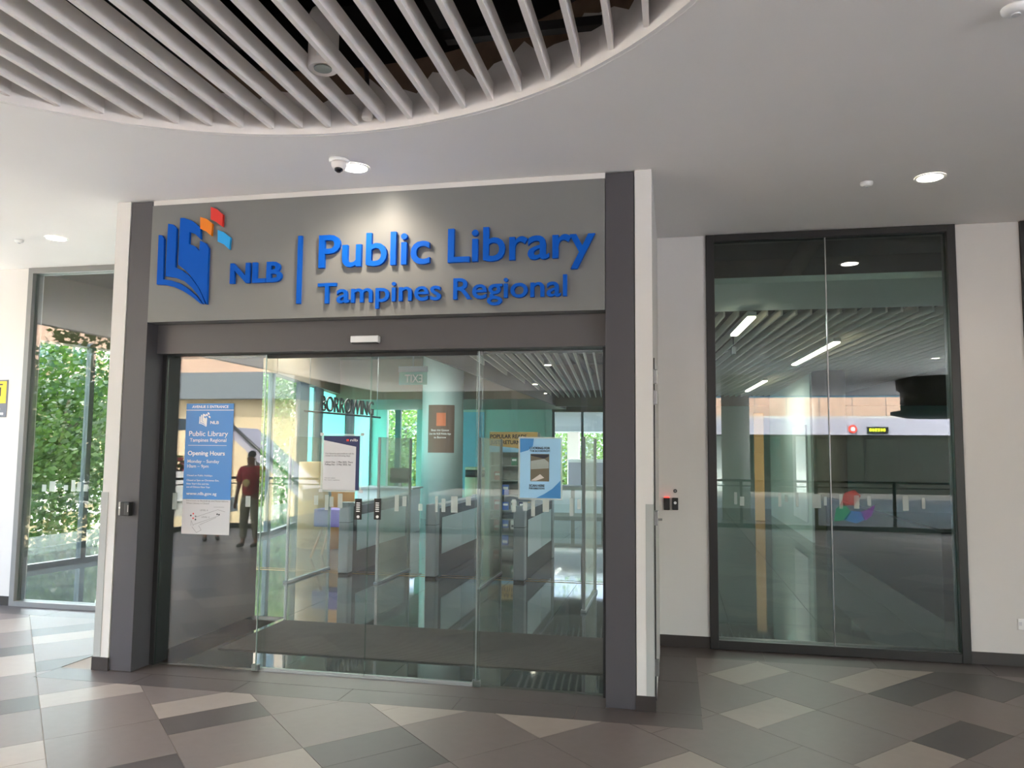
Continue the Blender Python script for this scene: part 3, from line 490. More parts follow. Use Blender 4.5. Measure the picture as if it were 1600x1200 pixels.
if True:                                                    # first part: plain glass seen through the tall window
    L = (FA[1]-FA[0]).length; n = 5
    for k in range(n+1): fbox('mullion', 'mullion', wf, 0, max(0, L*k/n-.04), min(L, L*k/n+.04), .08, ZH)
    for k in range(n): fbox('window_pane', 'glass_clear', wf, 0, L*k/n+.04, L*(k+1)/n-.04, .08, ZH, -.006, .006)
def fs(u):                                                  # photo column -> distance along the second facade part
    d = at(u, 680, 1, 0)-CAM; A, B = FA[1], FA[2]; e = (B-A).normalized(); q = A-Vector((CAM.x, CAM.y)); det = d.x*(-e.y)+e.x*d.y
    t = (q.x*(-e.y)+e.x*q.y)/det; h = Vector((CAM.x, CAM.y))+Vector((d.x, d.y))*t; return (h-A).dot(e)
L = (FA[2]-FA[1]).length
cells = [(424, 464, 0), (478, 488, 1), (501, 538, 1), (551, 577, 1), (592, 597, 1)]
last = 0
for u0, u1, bl in cells:
    s0, s1 = max(0, fs(u0)), min(L, fs(u1))
    if s1 <= s0 or s0 > L: continue
    if s0 > last+.02: fbox('mullion', 'mullion', wf, 1, last, s0, .08, ZH)
    fbox('window_pane', 'glass_clear', wf, 1, s0, s1, .08, ZH, -.036, -.024)
    if bl: fbox('roller_blind', 'mint', wf, 1, s0+.01, s1-.01, .12, ZH-.03, .0, .006)
    last = s1
if last < L: fbox('mullion', 'mullion', wf, 1, last, L, .08, ZH)
# north side
xa = [at(u, 680, 1, 20).x for u in (604, 617, 625, 651, 714, 723)]; xs_ = [-10.4]+xa+[-3.95]
struct(MB().box(-10.4, xa[0], 20, 20.2, 0, 3.08).box(xa[3], xa[4], 20, 20.2, 0, 3.08).box(xa[5], -3.95, 20, 20.2, 0, 3.08).box(-10.4, -3.95, 20, 20.2, 3.081, ZR).build('wall_north', 'int_white'), 'pale end wall of the library')
wk = struct(empty('window_6', (xa[1], 20, 0)), 'narrow windows in the end wall beside the pale round column')
for a, b_ in ((xa[0], xa[1]), (xa[2], xa[3]), (xa[4], xa[5])): bx('window_pane', 'glass_clear', wk, a, b_, 20.06, 20.07, .05, 3.08)
bx('mullion', 'mullion', wk, xa[1], xa[2], 20.02, 20.15, 0, 3.08)
bx('blind_panel', 'pale_blue', wk, xa[5]+.02, xa[5]+.75, 19.96, 19.99, .4, 3.0)
struct(bx('wall_north_east', 'int_white', None, .4, 9, 20, 20.2, 0, ZR), 'pale end wall behind the linear lights'); struct(bx('wall_north_head', 'soffit', None, -3.95, .4, 20, 20.2, 3.0, ZR), 'beige band above the end window')
wn = struct(empty('window_5', (-1.8, 20, 0)), 'wide window at the far end of the library')
for x in (-3.9, -2.95, -1.6, -.6, .36): bx('mullion', 'mullion', wn, x-.04, x+.04, 20.02, 20.12, 0, 3.0)
for x0, x1 in ((-3.86, -2.99), (-2.91, -1.64), (-1.56, -.64), (-.56, .32)): bx('window_pane', 'glass_clear', wn, x0, x1, 20.06, 20.07, .05, 3.0)
struct(bx('wall_inside_east', 'int_white', None, 8.8, 9.0, 2.1, 20, 0, ZR), 'pale wall at the east side')
# ceilings inside
ci = struct(bx('ceiling_inside', 'int_brown', None, -10.4, -3.52, 2.15, 20, 4.2, 4.24), 'brown bulkhead ceiling inside the library')
bx('soffit_panel', 'soffit', ci, -10.35, -3.5, 14.7, 19.99, 3.085, 4.195); bx('void', 'plenum', ci, -3.5, 8.8, 2.1, 20, 4.6, 4.64); bx('fascia_side', 'int_brown', ci, -3.52, -3.48, 2.15, 20, 3.08, 4.6); bx('fascia_end', 'soffit', ci, -3.48, 8.8, 17.6, 17.7, 3.05, 4.6)
bx('lobby_panel', 'int_dark', ci, -4.33, -.27, .46, 2.14, 3.0, 3.04); bx('white_band', 'int_white', ci, -3.46, 8.8, 2.1, 3.6, 3.34, 3.4)
for k in range(56):
    x = -3.38+k*.158; M = Matrix.Translation((x, 3.7, 0)) @ Matrix.Rotation(math.radians(4.5), 4, 'Z')
    if x-1.1 < -3.44: y1 = min(13.8, (x+3.44)/.0785)
    else: y1 = 13.8
    if y1 < .5: continue
    MB().box(-.011, .011, 0, y1, 3.3, 3.40, M).build('slat', 'int_slat', ci)
b = MB()
for y in (6, 8.5, 11, 14, 16.5): b.box(-3.4, 8.6, y, y+.25, 4.2, 4.5)
for x in (-2.4, -.6, 1.5, 4): b.tube([(x, 2.4, 4.05), (x, 17.5, 4.05)], .1, 8)
b.build('service_beams', 'int_brown', ci)
def strip_lamp(par, a, b_, watt, w):
    l = bpy.data.lights.new('strip_glow', 'AREA'); l.shape = 'RECTANGLE'; l.size = w; l.size_y = (b_-a).length; l.energy = watt; l.color = (.95, 1, .97)
    o = bpy.data.objects.new('strip_glow', l); COL.objects.link(o); o.parent = par; o.location = (a+b_)/2-par.location; o.rotation_euler = (0, 0, math.atan2(b_.y-a.y, b_.x-a.x)-math.pi/2)
for i, ((u0, v0), (u1, v1)) in enumerate((((1147, 525), (1175, 497)), ((1241, 571), (1308, 536)), ((1167, 612), (1196, 596)))):
    a, b_ = at(u0, v0, 2, 3.2), at(u1, v1, 2, 3.2); d = (b_-a); n = Vector((-d.y, d.x, 0)).normalized()*.04
    t = tag(empty('linear_light', tuple((a+b_)/2)), ['slim lit ceiling strip next to the hanging black camera', 'long lit ceiling strip crossing the middle glazing bar', 'small lit ceiling strip deep inside by the white wall'][i], 'ceiling light')
    MB().prism([a+n, b_+n, b_-n, a-n], (0, 0, .02)).build('diffuser', 'led', t, recalc=True); MB().prism([a+n*1.2+Vector((0, 0, .021)), b_+n*1.2+Vector((0, 0, .021)), b_-n*1.2+Vector((0, 0, .021)), a-n*1.2+Vector((0, 0, .021))], (0, 0, .05)).build('housing', 'alu', t, recalc=True); strip_lamp(t, a-Vector((0, 0, .005)), b_-Vector((0, 0, .005)), 14, .08)
for i, (u, v) in enumerate(((836, 601), (851, 615), (863, 625), (856, 571))):
    p = at(u, v, 2, 3.29); o = tag(empty('inside_downlight', tuple(p)), 'tiny lit downlight among the inside ceiling slats', 'ceiling light', 'inside downlights'); MB().lathe(tuple(p), [(.06, 0), (.06, .006)], 16).build('diffuser', 'led', o); MB().lathe(tuple(p), [(.07, .007), (.07, .12)], 16).build('housing', 'alu', o)
p = at(1146, 545, 1, 5.2); k = tag(empty('hanging_camera', tuple(p)), 'small black camera hanging from the inside ceiling', 'camera'); bx('housing', 'black', k, p.x-.03, p.x+.03, p.y-.07, p.y+.07, p.z-.08, p.z+.03, bevel=.008); MB().tube([(p.x, p.y, p.z+.03), (p.x, p.y, 3.3)], .008, 8).build('stem', 'black', k)
for i, x in enumerate((-7.6, -5.6)):                         # unseen strips added to fill the borrowing area with light
    t = tag(empty('suspended_light', (x, 9.2, 4.1)), ['suspended lit strip over the borrowing area by the mint windows', 'suspended lit strip over the borrowing area by the gates'][i], 'ceiling light')
    bx('housing', 'alu', t, x-.08, x+.08, 6.4, 12, 4.11, 4.195); bx('diffuser', 'led', t, x-.07, x+.07, 6.45, 11.95, 4.095, 4.109); strip_lamp(t, Vector((x, 6.45, 4.09)), Vector((x, 11.95, 4.09)), 32, .14)
# columns, low wall, panel
def column(x, y, r, z1, m, label, z0=0):
    o = struct(MB().lathe((x, y, z0), [(r, .001), (r, z1-z0)], 40).build('column', m), label); return o
column(-5.85, 13.9, .53, 4.195, 'column', 'pale round column carrying a brown poster'); column(-6.15, 7.75, .5, 1.5, 'peach', 'short round pillar with a peach orange wrap'); column(2.9, 10.4, .3, 3.3, 'olive', 'olive round column inside the dark window')
struct(bx('wall_low', 'black_wall', None, 2.75, 2.85, 3.6, 10.1, .001, .92), 'low black wall along the inside floor'); struct(bx('wall_teal', 'int_white', None, 2.62, 2.75, 10.8, 17.5, .001, 3.3), 'white inside wall seen through the dark window')
tag(bx('peach_panel', 'peach', None, 2.0, 2.24, 15.5, 15.56, .001, 2.75, bevel=.01), 'narrow peach upright panel deep inside by the white wall', 'panel')
tag(bx('white_board', 'white', None, 2.585, 2.615, 11.2, 13.0, .35, 2.3, bevel=.005), 'blank white board on the inside wall', 'board')
pp = tag(empty('queue_poster', (-5.7, 13.36, 1.66)), 'brown app poster on the pale round column', 'poster'); b = MB(); A0, A1 = math.radians(-116), math.radians(-40)
def onc(t, z, r): a = A0+(A1-A0)*t; return (-5.85+r*math.cos(a), 13.9+r*math.sin(a), z)
for k in range(12): b.poly([onc(k/12, 1.66, .534), onc((k+1)/12, 1.66, .534), onc((k+1)/12, 2.86, .534), onc(k/12, 2.86, .534)])
b.build('sheet', 'poster_brown', pp); b = MB()
for k in range(4, 8): b.poly([onc(k/12, 2.33, .537), onc((k+1)/12, 2.33, .537), onc((k+1)/12, 2.66, .537), onc(k/12, 2.66, .537)])
b.build('app_icon', 'app', pp)
for s, z, cap, x0, w in (('Beat the Queue', 2.2, .05, -6.0, .46), ('Use the NLB Mobile App', 2.11, .05, -6.05, .56), ('to Borrow', 2.02, .05, -5.93, .32)): text(s, (x0+.02, 13.345, z), w, cap, 'white', pp)
# gates
def gate(x, label, L=2.3):
    g = tag(empty('entry_gate', (x, 4.85, 0)), label, 'gate', 'entry gates behind the doors')
    bx('end_post', 'gate_grey', g, x-.075, x+.075, 4.78, 4.95, .03, 1.0, bevel=.015); bx('foot', 'black', g, x-.07, x+.07, 4.79, 4.94, .0005, .03); bx('body', 'jamb_dark', g, x-.06, x+.06, 4.955, 4.955+L, .001, .93); bx('top_cap', 'gate_grey', g, x-.075, x+.075, 4.955, 4.955+L, .935, .98, bevel=.01)
    for s in (-1, 1): bx('side_panel', 'gate_white', g, x+s*.062-.004, x+s*.062+.004, 5.1, 4.85+L, .3, .8)
    bx('seam', 'black', g, x-.076, x+.076, 4.779, 4.951, .72, .726); bx('far_post', 'gate_grey', g, x-.075, x+.075, 4.96+L, 5.1+L, .001, 1.0, bevel=.015); bx('glass_wing', 'glass_clear', g, x+.08, x+.5, 4.95+L/2, 4.962+L/2, .25, .95)
gate(-4.51, 'grey entry gate closest to the peach column'); gate(-3.25, 'grey entry gate standing before the pale round column'); gate(-2.03, 'grey entry gate in front of the popular reads shelf')
def antenna(x, y, label):
    g = tag(empty('security_pedestal', (x, y+.6, 0)), label, 'security gate', 'clear security pedestals')
    bx('acrylic_panel', 'acrylic', g, x-.012, x+.012, y+.03, y+1.25, .031, 1.9); bx('front_edge', 'alu', g, x-.018, x+.018, y, y+.03, .031, 1.9, bevel=.006); bx('base', 'gate_grey', g, x-.03, x+.03, y-.02, y+1.28, .0005, .03, bevel=.004); bx('rear_edge', 'alu', g, x-.018, x+.018, y+1.25, y+1.27, .031, 1.9)
for x, lab in ((-4.95, 'clear acrylic security pedestal near the lobby wall'), (-3.79, 'clear acrylic security pedestal lined up with the brown poster column'), (-2.43, 'clear acrylic security pedestal beside the popular reads shelf'), (-.98, 'clear acrylic security pedestal close to the far jamb')): antenna(x, 4.0 if x < -4 else 4.2 if x < -1 else 3.1, lab)
# shelf
ps = tag(empty('display_shelf', (-4.25, 15.4, 0)), 'grey display shelf with a tan popular reads header', 'shelf'); y0 = 15.25
bx('back_panel', 'shelf_grey', ps, -4.92, -3.6, 15.62, 15.66, .001, 2.22); bx('header_board', 'tan', ps, -4.92, -3.6, y0-.02, y0, 1.68, 2.23)
for x in (-4.92, -3.64): bx('side_panel', 'shelf_grey', ps, x, x+.04, y0, 15.62, .001, 1.68)
for z in (.1, .5, .9, 1.3): bx('shelf_board', 'shelf_grey', ps, -4.88, -3.64, y0+.01, 15.62, z, z+.03)
text('POPULAR READS', (-4.9, y0-.021, 2.06), 1.0, .1, 'ink', ps, off=.02, thick=.004); text('JUST RETURNED', (-4.9, y0-.021, 1.9), 1.0, .1, 'ink', ps, off=.02, thick=.004); MB().prism([(-4.92, y0-.024, 1.68), (-3.7, y0-.024, 1.68), (-4.2, y0-.024, 1.8), (-4.92, y0-.024, 1.86)], (0, .002, 0)).build('header_wave', 'pale_blue', ps, recalc=True)
rr = random.Random(3); cols = ['book_red', 'book_green', 'book_blue', 'book_white', 'tan', 'navy']; nb = 0
for zi, z in enumerate((.13, .53, .93, 1.33)):
    x = -4.8; bag = rr.sample(cols, 6)
    while x < -3.85:
        w = rr.uniform(.13, .2); h = rr.uniform(.2, .28)
        if rr.random() < .72:
            cn_ = bag.pop(); o = tag(empty('book', (x+w/2, y0+.1, z)), '%s cover book facing out on the %s shelf board of the popular reads shelf' % ({'book_red': 'red', 'book_green': 'green', 'book_blue': 'blue', 'book_white': 'white', 'tan': 'tan', 'navy': 'navy'}[cn_], ['lowest', 'second', 'third', 'top'][zi]), 'book', 'books on the popular reads shelf')
            bx('cover', cn_, o, x, x+w, y0+.08, y0+.1, z+.001, z+h); bx('cover_print', 'ink' if cn_ in ('book_white', 'tan') else 'white', o, x+.02, x+w-.02, y0+.0785, y0+.0797, z+h*.55, z+h*.8)
        x += w+.06
ls = tag(empty('low_shelf', (-2.4, 15.4, 0)), 'low grey shelf unit right of the popular reads shelf', 'shelf'); bx('body', 'shelf_grey', ls, -3.55, -1.0, 15.3, 15.6, .001, .78); bx('top_board', 'gate_grey', ls, -3.57, -.98, 15.27, 15.62, .785, .82)
for x in (-3.4, -2.6, -1.8): bx('front_panel', 'gate_white', ls, x, x+.7, 15.27, 15.295, .1, .7)
bn = tag(empty('book_return_bin', (-5.9, 17.5, 0)), 'round cream return bin with a dark slotted band', 'bin'); MB().lathe((-5.9, 17.5, 0), [(.3, .001), (.3, .92)], 28).build('drum', 'cream', bn); MB().lathe((-5.9, 17.5, .93), [(.29, 0), (.29, .2)], 28).build('slot_band', 'ink', bn); MB().lathe((-5.9, 17.5, 1.14), [(.3, 0), (.3, .06), (.26, .08)], 28).build('lid', 'cream', bn)
# hanging signs
a, b_ = at(476, 642, 1, 8.0), None; zb = a.z; b_ = at(594, 652.5, 2, zb); ux = Vector((b_.x-a.x, b_.y-a.y, 0)); Ls = ux.length; ux.normalize(); hsn = tag(empty('borrowing_sign', tuple((a+b_)/2)), 'dark BORROWING lettering on a hanging rail in front of mint windows', 'sign')
MB().tube([a, b_], .02, 8).build('rail', 'ink', hsn); p1 = at(497, 643.5, 2, zb+.02)
text('BORROWING', Vector((a.x, a.y, zb+.025))+ux*(Ls*.18), Ls*.7, .3, 'black', hsn, 'letter', .03, 0, ux=ux, split=True)
for s in (.05, .95): q = a+ux*Ls*s; MB().tube([(q.x, q.y, zb), (q.x, q.y, 4.2)], .006, 6).build('hanger', 'steel', hsn)
a, b_ = at(624, 573, 1, 4.0), at(667, 601, 1, 4.0); ex = tag(empty('exit_sign', (a.x, 4, b_.z)), 'green acrylic exit sign seen from behind above the gates', 'sign'); bx('housing', 'gate_grey', ex, a.x, b_.x, 3.97, 4.03, a.z-.07, a.z); bx('acrylic_plate', 'exit_acrylic', ex, a.x, b_.x, 3.995, 4.005, b_.z, a.z-.071)
text('EXIT', (a.x+.08, 3.994, b_.z+.03), (b_.x-a.x)-.14, .1, 'white', ex, mirror=True, off=.01); MB().tube([((a.x+b_.x)/2, 4, a.z), ((a.x+b_.x)/2, 4, 4.2)], .01, 8).build('hanger', 'steel', ex)
# orange trestle stool by the peach column
ts = tag(empty('trestle_stool', (-5.2, 6.4, 0)), 'violet topped trestle stool with orange wooden legs by the peach column', 'stool'); bx('seat', 'violet', ts, -5.65, -5.0, 6.2, 6.6, .5, .78, bevel=.02)
for s in (-1, 1):
    for e in (-1, 1): MB().tube([(-5.32+s*.2, 6.4+e*.12, .5), (-5.32+s*.36, 6.4+e*.2, .012)], .022, 8).build('leg', 'orange_wood', ts)
# service desk left of the gates
dk = tag(empty('service_desk', (-5.6, 11, 0)), 'white service desk under the BORROWING sign', 'desk'); bx('body', 'gate_white', dk, -6.6, -5.4, 10.2, 10.8, .001, .9); bx('desk_top', 'gate_grey', dk, -6.65, -5.35, 10.15, 10.85, .905, .94); bx('plinth', 'ink', dk, -6.58, -5.42, 10.19, 10.199, .001, .1)
mo = tag(empty('borrowing_screen', (-5.75, 10.5, .94)), 'black upright screen on the white service desk', 'screen'); bx('screen', 'black', mo, -5.98, -5.55, 10.48, 10.52, 1.02, 1.34, bevel=.008); bx('stand', 'alu', mo, -5.79, -5.73, 10.49, 10.55, .941, 1.02)
# ------------------------------------------------------------------ outside: railings and the building across the void
def railing(p, q, label, n):
    p, q = Vector(p), Vector(q); d = (q-p); L = d.length; d.normalize(); o = tag(empty('railing', tuple((p+q)/2)), label, 'railing'); nr = Vector((-d.y, d.x, 0))
    M = Matrix(((d.x, nr.x, 0, p.x), (d.y, nr.y, 0, p.y), (0, 0, 1, p.z), (0, 0, 0, 1)))
    MB().box(0, L, -.03, .03, 1.06, 1.11, M).build('top_rail', 'frame_black', o); MB().box(0, L, -.015, .015, .95, .975, M).build('mid_rail', 'frame_black', o); MB().box(0, L, -.05, .05, 0.001, .1, M).build('kerb', 'frame_black', o)
    for k in range(n+1): s = .05+(L-.1)*k/n; MB().box(s-.03, s+.03, -.03, .03, .1, 1.06, M).build('post', 'frame_black', o)
    for k in range(n): s0, s1 = .1+(L-.1)*k/n, (L-.1)*(k+1)/n; MB().box(s0, s1, -.006, .006, .14, .93, M).build('glass_pane', 'glass_clear', o)
railing((XW+.1, YB+.15, 0), (XE-.25, YB+.15, 0), 'black railing with glass panes along the void', 11); railing((XE-.12, YB+.3, 0), (XE-.12, -6.45, 0), 'black railing with glass panes beyond the end wall', 2); railing((XW+.12, YB+.3, 0), (XW+.12, 1.7, 0), 'black railing with glass panes facing the trees', 7)
GZ = -8
struct(bx('ground', 'paving', None, -150, 120, -120, 150, GZ-.3, GZ), 'pale paved ground far below the walkway'); struct(bx('lawn', 'grass', None, -29, -22, -20, 60, GZ+.001, GZ+.05), 'lawn under the trees'); struct(bx('road', 'asphalt', None, -60, -46, -120, 150, GZ+.001, GZ+.03), 'grey road below')
struct(bx('building_base', 'concrete', None, -11.5, 9.5, YB, 26, GZ, -.51), 'lower floors of the building')
# shops across the void, under the same ceiling
ob = tag(empty('opposite_shops', (0, -26.5, 0)), 'dark shop row under a lilac fascia and pink parapet across the void', 'shop front'); SX0, SX1 = -.6, 13
struct(bx('floor_gallery', 'gallery_tile', None, -9.6, SX1, -28, -11, -.5, 0), 'pale gallery floor across the void')
bx('shop_wall', 'shop_dark', ob, SX0, SX1, -27.3, -27, .001, 2.5); bx('fascia', 'lilac', ob, SX0, SX1, -27.3, -26.2, 2.505, 3.2); bx('upper_deck', 'concrete', ob, SX0, SX1, -28, -26.25, 3.205, 3.3); bx('upper_wall', 'pane_dark', ob, SX0, SX1, -28, -27.8, 3.305, 5.6)
for k in range(10): x = SX0+.05+k*1.33; bx('parapet_panel', 'wave', ob, x, x+1.3, -26.3, -26.25, 3.305, 4.1)
for x0, x1 in ((1.6, 3.0), (5.2, 5.6)): bx('shop_panel', 'int_white', ob, x0, x1, -26.995, -26.95, .001, 2.45)
for x0, x1 in ((6.0, 7.2), (8.0, 9.4), (3.4, 4.6), (-.4, .6)): f = bx('shop_window', 'frame_black', ob, x0, x1, -26.995, -26.96, .4, 2.4); bx('window_pane', 'shop_dark', f, x0+.06, x1-.06, -26.955, -26.94, .46, 2.34)
dg_ = tag(empty('dark_glazed_block', (-8, -27, GZ)), 'dark glazed block beside the lilac shop fascia across the void', 'building'); bx('wall', 'jamb_dark', dg_, -16.3, -.65, -29, -28.1, GZ+.01, 7)  # dark block added to keep bright sky out of the door reflections
for k in range(10): f = bx('window', 'frame_black', dg_, -16.2+k*1.55, -14.75+k*1.55, -28.095, -28.03, .3, 5.8); bx('window_pane', 'shop_dark', f, -16.1+k*1.55, -14.85+k*1.55, -28.025, -28.01, .4, 5.7)
for i, u in enumerate((1146, 1485)): p = mir(u, 805, 2, 0, YR); struct(MB().lathe((p.x, -12.2, 0), [(.36, .001), (.36, H-.003)], 32).build('column', 'white_wall'), ['round white column across the void', 'round white column across the void near the end wall'][i])
a = mir(1372, 692, 1, -26.18, YR); a.z = 2.7; ns = tag(empty('neon_shop_sign', tuple(a)), 'glowing yellow green lettering on the dark shop front', 'sign'); bx('backing', 'black', ns, a.x-.42, a.x+.42, -26.19, -26.15, a.z-.14, a.z+.14)
for k in range(6): bx('neon_letter', 'neon', ns, a.x-.33+k*.11, a.x-.25+k*.11, -26.145, -26.13, a.z-.05, a.z+.08)
a = mir(1333, 690, 1, -26.18, YR); a.z = 2.75; rs = tag(empty('round_shop_sign', tuple(a)), 'round red sign on the dark shop front', 'sign'); MB().tube([(a.x, -26.19, a.z), (a.x, -26.14, a.z)], .17, 24).build('disc', 'neon_red', rs); MB().tube([(a.x, -26.139, a.z), (a.x, -26.13, a.z)], .1, 24).build('centre', 'white', rs)
a = mir(1455, 605, 1, -13, YR); tag(MB().lathe((a.x+.4, -13.5, 2.7), [(.9, 0), (1.25, .08), (1.25, .16), (1.0, .2), (1.0, .7), (1.1, .75), (1.1, 1.05)], 40).build('canopy_drum', 'frame_black'), 'black round canopy drum hanging under the ceiling across the void', 'canopy')
# beige block with stair seen mirrored in the left glass
bb = tag(empty('beige_block', (-22, -27, GZ)), 'beige block with a grey band and pinkish upper floor beside the stair', 'building'); bx('wall', 'beige', bb, -34, -16.4, -30, -26, GZ+.01, 3.9); bx('grey_band', 'fascia_grey', bb, -34, -16.4, -30, -25.6, 3.91, 5.1); bx('upper_wall', 'brick_pink', bb, -34, -16.4, -30, -25.9, 5.11, 8.5)
for k in range(9):
    x = -33+k*2.1; f = bx('window', 'fascia_grey', bb, x, x+1.2, -25.895, -25.82, 5.9, 7.1); bx('window_pane', 'pane_dark', f, x+.08, x+1.12, -25.815, -25.8, 5.98, 7.02)
br = tag(empty('planter_bridge', (-19, -17, -.5)), 'grey footbridge with white flower boxes across the void', 'bridge'); bx('deck', 'concrete', br, -30, -15.2, -19.5, -17, -.5, 0); bx('roof', 'fascia_grey', br, -30, -17.2, -19.6, -16.9, 2.35, 2.75)
for x in (-29, -26, -23, -20, -17.6): bx('pillar', 'lilac', br, x-.12, x+.12, -18.3, -18.1, .001, 2.349)
for k in range(8):
    x = -29.6+k*1.9; pl_ = tag(empty('flower_box', (x+.9, -17.1, 0)), 'white flower box full of pink flowers on the footbridge', 'planter', 'flower boxes on the footbridge'); bx('box', 'white_wall', pl_, x, x+1.8, -17.4, -16.95, .001, .95); b = MB(); c = MB(); rr = random.Random(k)
    for i in range(260):
        q = Vector((rr.uniform(x+.1, x+1.7), rr.uniform(-17.35, -16.95), rr.uniform(.95, 1.45))); e = Vector((rr.uniform(-1, 1), rr.uniform(-1, 1), rr.uniform(-1, 1))).normalized()*.07; g = e.orthogonal().normalized()*.07; (b if i % 2 else c).poly([q-e-g, q+e-g, q+e+g, q-e+g])
    b.build('blossoms', 'flower', pl_)['kind'] = 'stuff'; c.build('leaves', 'leaf_light', pl_)['kind'] = 'stuff'
st = tag(empty('outdoor_stair', (-13, -15, GZ)), 'sloping stair flank with dark handrail beside the footbridge', 'stair'); a, b_ = mir(365, 668, 1, -15.6, .24), mir(470, 765, 1, -15.6, .24)
MB().prism([(a.x, -15.6, a.z), (b_.x, -15.6, b_.z), (b_.x, -15.6, b_.z-.35), (a.x, -15.6, a.z-.35)], (0, -1.4, 0)).build('flank', 'lilac', st, recalc=True); MB().tube([(a.x, -15.55, a.z+.05), (b_.x, -15.55, b_.z+.05)], .05, 8).build('handrail', 'frame_black', st)
for x in (a.x+.3, (a.x+b_.x)/2): z = a.z+(b_.z-a.z)*(x-a.x)/(b_.x-a.x); bx('support', 'concrete', st, x-.15, x+.15, -16.6, -16.2, GZ+.01, z-.3)
# ------------------------------------------------------------------ trees, far buildings, car
def tree(x, y, h, r, label, m='leaf', seed=0, n=16000, ls=.26):
    rr = random.Random(seed); t = tag(empty('tree', (x, y, GZ)), label, 'tree', 'trees around the library'); pts = [(x, y, GZ+.001), (x+rr.uniform(-.3, .3), y, GZ+h*.35), (x+rr.uniform(-.5, .5), y+.2, GZ+h*.6)]
    MB().tube(pts, [r*.09, r*.07, r*.05], 8).build('trunk', 'bark', t)
    top = Vector(pts[-1])
    for k in range(5): a = k*1.3+seed; MB().tube([top, top+Vector((math.cos(a)*r*.5, math.sin(a)*r*.5, h*.2))], [r*.04, r*.015], 6).build('branch', 'bark', t)
    blobs = [(x+rr.uniform(-.6, .6)*r, y+rr.uniform(-.6, .6)*r, GZ+h*rr.uniform(.5, .9), r*rr.uniform(.45, .7)) for _ in range(9)]; b = MB()
    for i in range(n):
        bl = rr.choice(blobs); d = Vector((rr.gauss(0, 1), rr.gauss(0, 1), rr.gauss(0, 1))).normalized()*bl[3]*rr.uniform(.55, 1); q = Vector(bl[:3])+d; e = Vector((rr.gauss(0, 1), rr.gauss(0, 1), rr.gauss(0, .7))).normalized()*ls*rr.uniform(.5, 1)*.5; g = e.orthogonal().normalized()*e.length*.7; b.poly([q-e, q+g, q+e, q-g])
    b.build('foliage', m, t)['kind'] = 'stuff'
for i, (x, y, h, r, m, lab) in enumerate(((-19.5, 14, 13.5, 4.2, 'leaf', 'leafy green tree closest to the mint blind windows'), (-17.5, 24, 14, 4, 'leaf_light', 'bright green tree behind the pale round column'), (-22.8, 5.2, 13, 4.2, 'leaf_light', 'bright green tree behind the tall grey framed window'), (-28, -5, 12.5, 4.2, 'leaf', 'leafy tree standing off the open side of the walkway'), (-18.3, -11.6, 13.8, 3.9, 'leaf', 'green tree right beside the footbridge'), (-16.3, -4.0, 12.6, 3.0, 'leaf_light', 'bright tree closest to the railing facing the trees'), (-15, 36, 13.8, 3.7, 'leaf_light', 'bright tree behind the narrow end wall windows'), (-30, 18, 13, 5, 'leaf_light', 'wide bright tree standing behind the nearer trees'), (-27, 32, 14, 5, 'leaf', 'dark green tree past the far corner of the library'), (-5.5, 38, 12, 4.5, 'leaf_light', 'bright tree seen through the far end window'), (5, 42, 11.5, 4, 'leaf', 'dark tree beside the bright tree at the far end window'), (-9, -35, 11.5, 3.6, 'leaf', 'tree beyond the shop row'), (-38, 8, 12, 5, 'leaf', 'dark tree near the road'))): tree(x, y, h, r, lab, m, i+3)  # the tree closest to the railing is added to block sky light
def tower(x, y, w, d, h, m, label, rows, cols_, side=False):
    o = tag(empty('far_building', (x, y, GZ)), label, 'building'); bx('wall', m, o, x-w/2, x+w/2, y-d/2, y+d/2, GZ+.01, GZ+h); bx('roof', 'fascia_grey', o, x-w/2-.3, x+w/2+.3, y-d/2-.3, y+d/2+.3, GZ+h, GZ+h+.6)
    for i in range(rows):
        for j in range(cols_):
            z = GZ+h-3.2-i*3.1; t = -.5+(j+.5)/cols_
            if side: f = bx('window', 'fascia_grey', o, x+w/2, x+w/2+.1, y+t*d-.9, y+t*d+.9, z, z+1.7); bx('window_pane', 'pane_dark', f, x+w/2+.1, x+w/2+.13, y+t*d-.8, y+t*d+.8, z+.1, z+1.6)
            else: f = bx('window', 'fascia_grey', o, x+t*w-.9, x+t*w+.9, y-d/2-.1, y-d/2, z, z+1.7); bx('window_pane', 'pane_dark', f, x+t*w-.8, x+t*w+.8, y-d/2-.13, y-d/2-.1, z+.1, z+1.6)
tower(-72, 56, 16, 26, 34, 'concrete', 'tall pale apartment block behind the trees', 8, 6, True); tower(-70, 8, 14, 26, 30, 'concrete', 'pale apartment block across the road', 7, 6, True); tower(-6, 62, 34, 12, 30, 'lilac', 'wide grey block seen through the far end window', 7, 10); tower(-45, 75, 26, 14, 36, 'brick_pink', 'pinkish apartment block behind the library corner', 8, 8)
lb = tag(empty('link_bridge', (-3, 29, 2)), 'grey link bridge outside the far end window', 'bridge'); bx('deck', 'fascia_grey', lb, -8, 8, 28, 31, 2.55, 3.5); bx('coping', 'white_wall', lb, -8, 8, 27.9, 28, 3.4, 3.6)
for x in (-4.4, -1.2, 3): bx('pier', 'concrete', lb, x-.25, x+.25, 29, 29.5, GZ+.01, 2.55)
wl = tag(empty('low_parapet', (-2, 23.6, 0)), 'white parapet with lilac panels outside the far end window', 'parapet'); bx('coping', 'white', wl, -3.9, 2, 23.7, 23.95, 1.3, 1.42); bx('wall', 'lilac', wl, -3.9, 2, 23.75, 23.9, .001, 1.3)
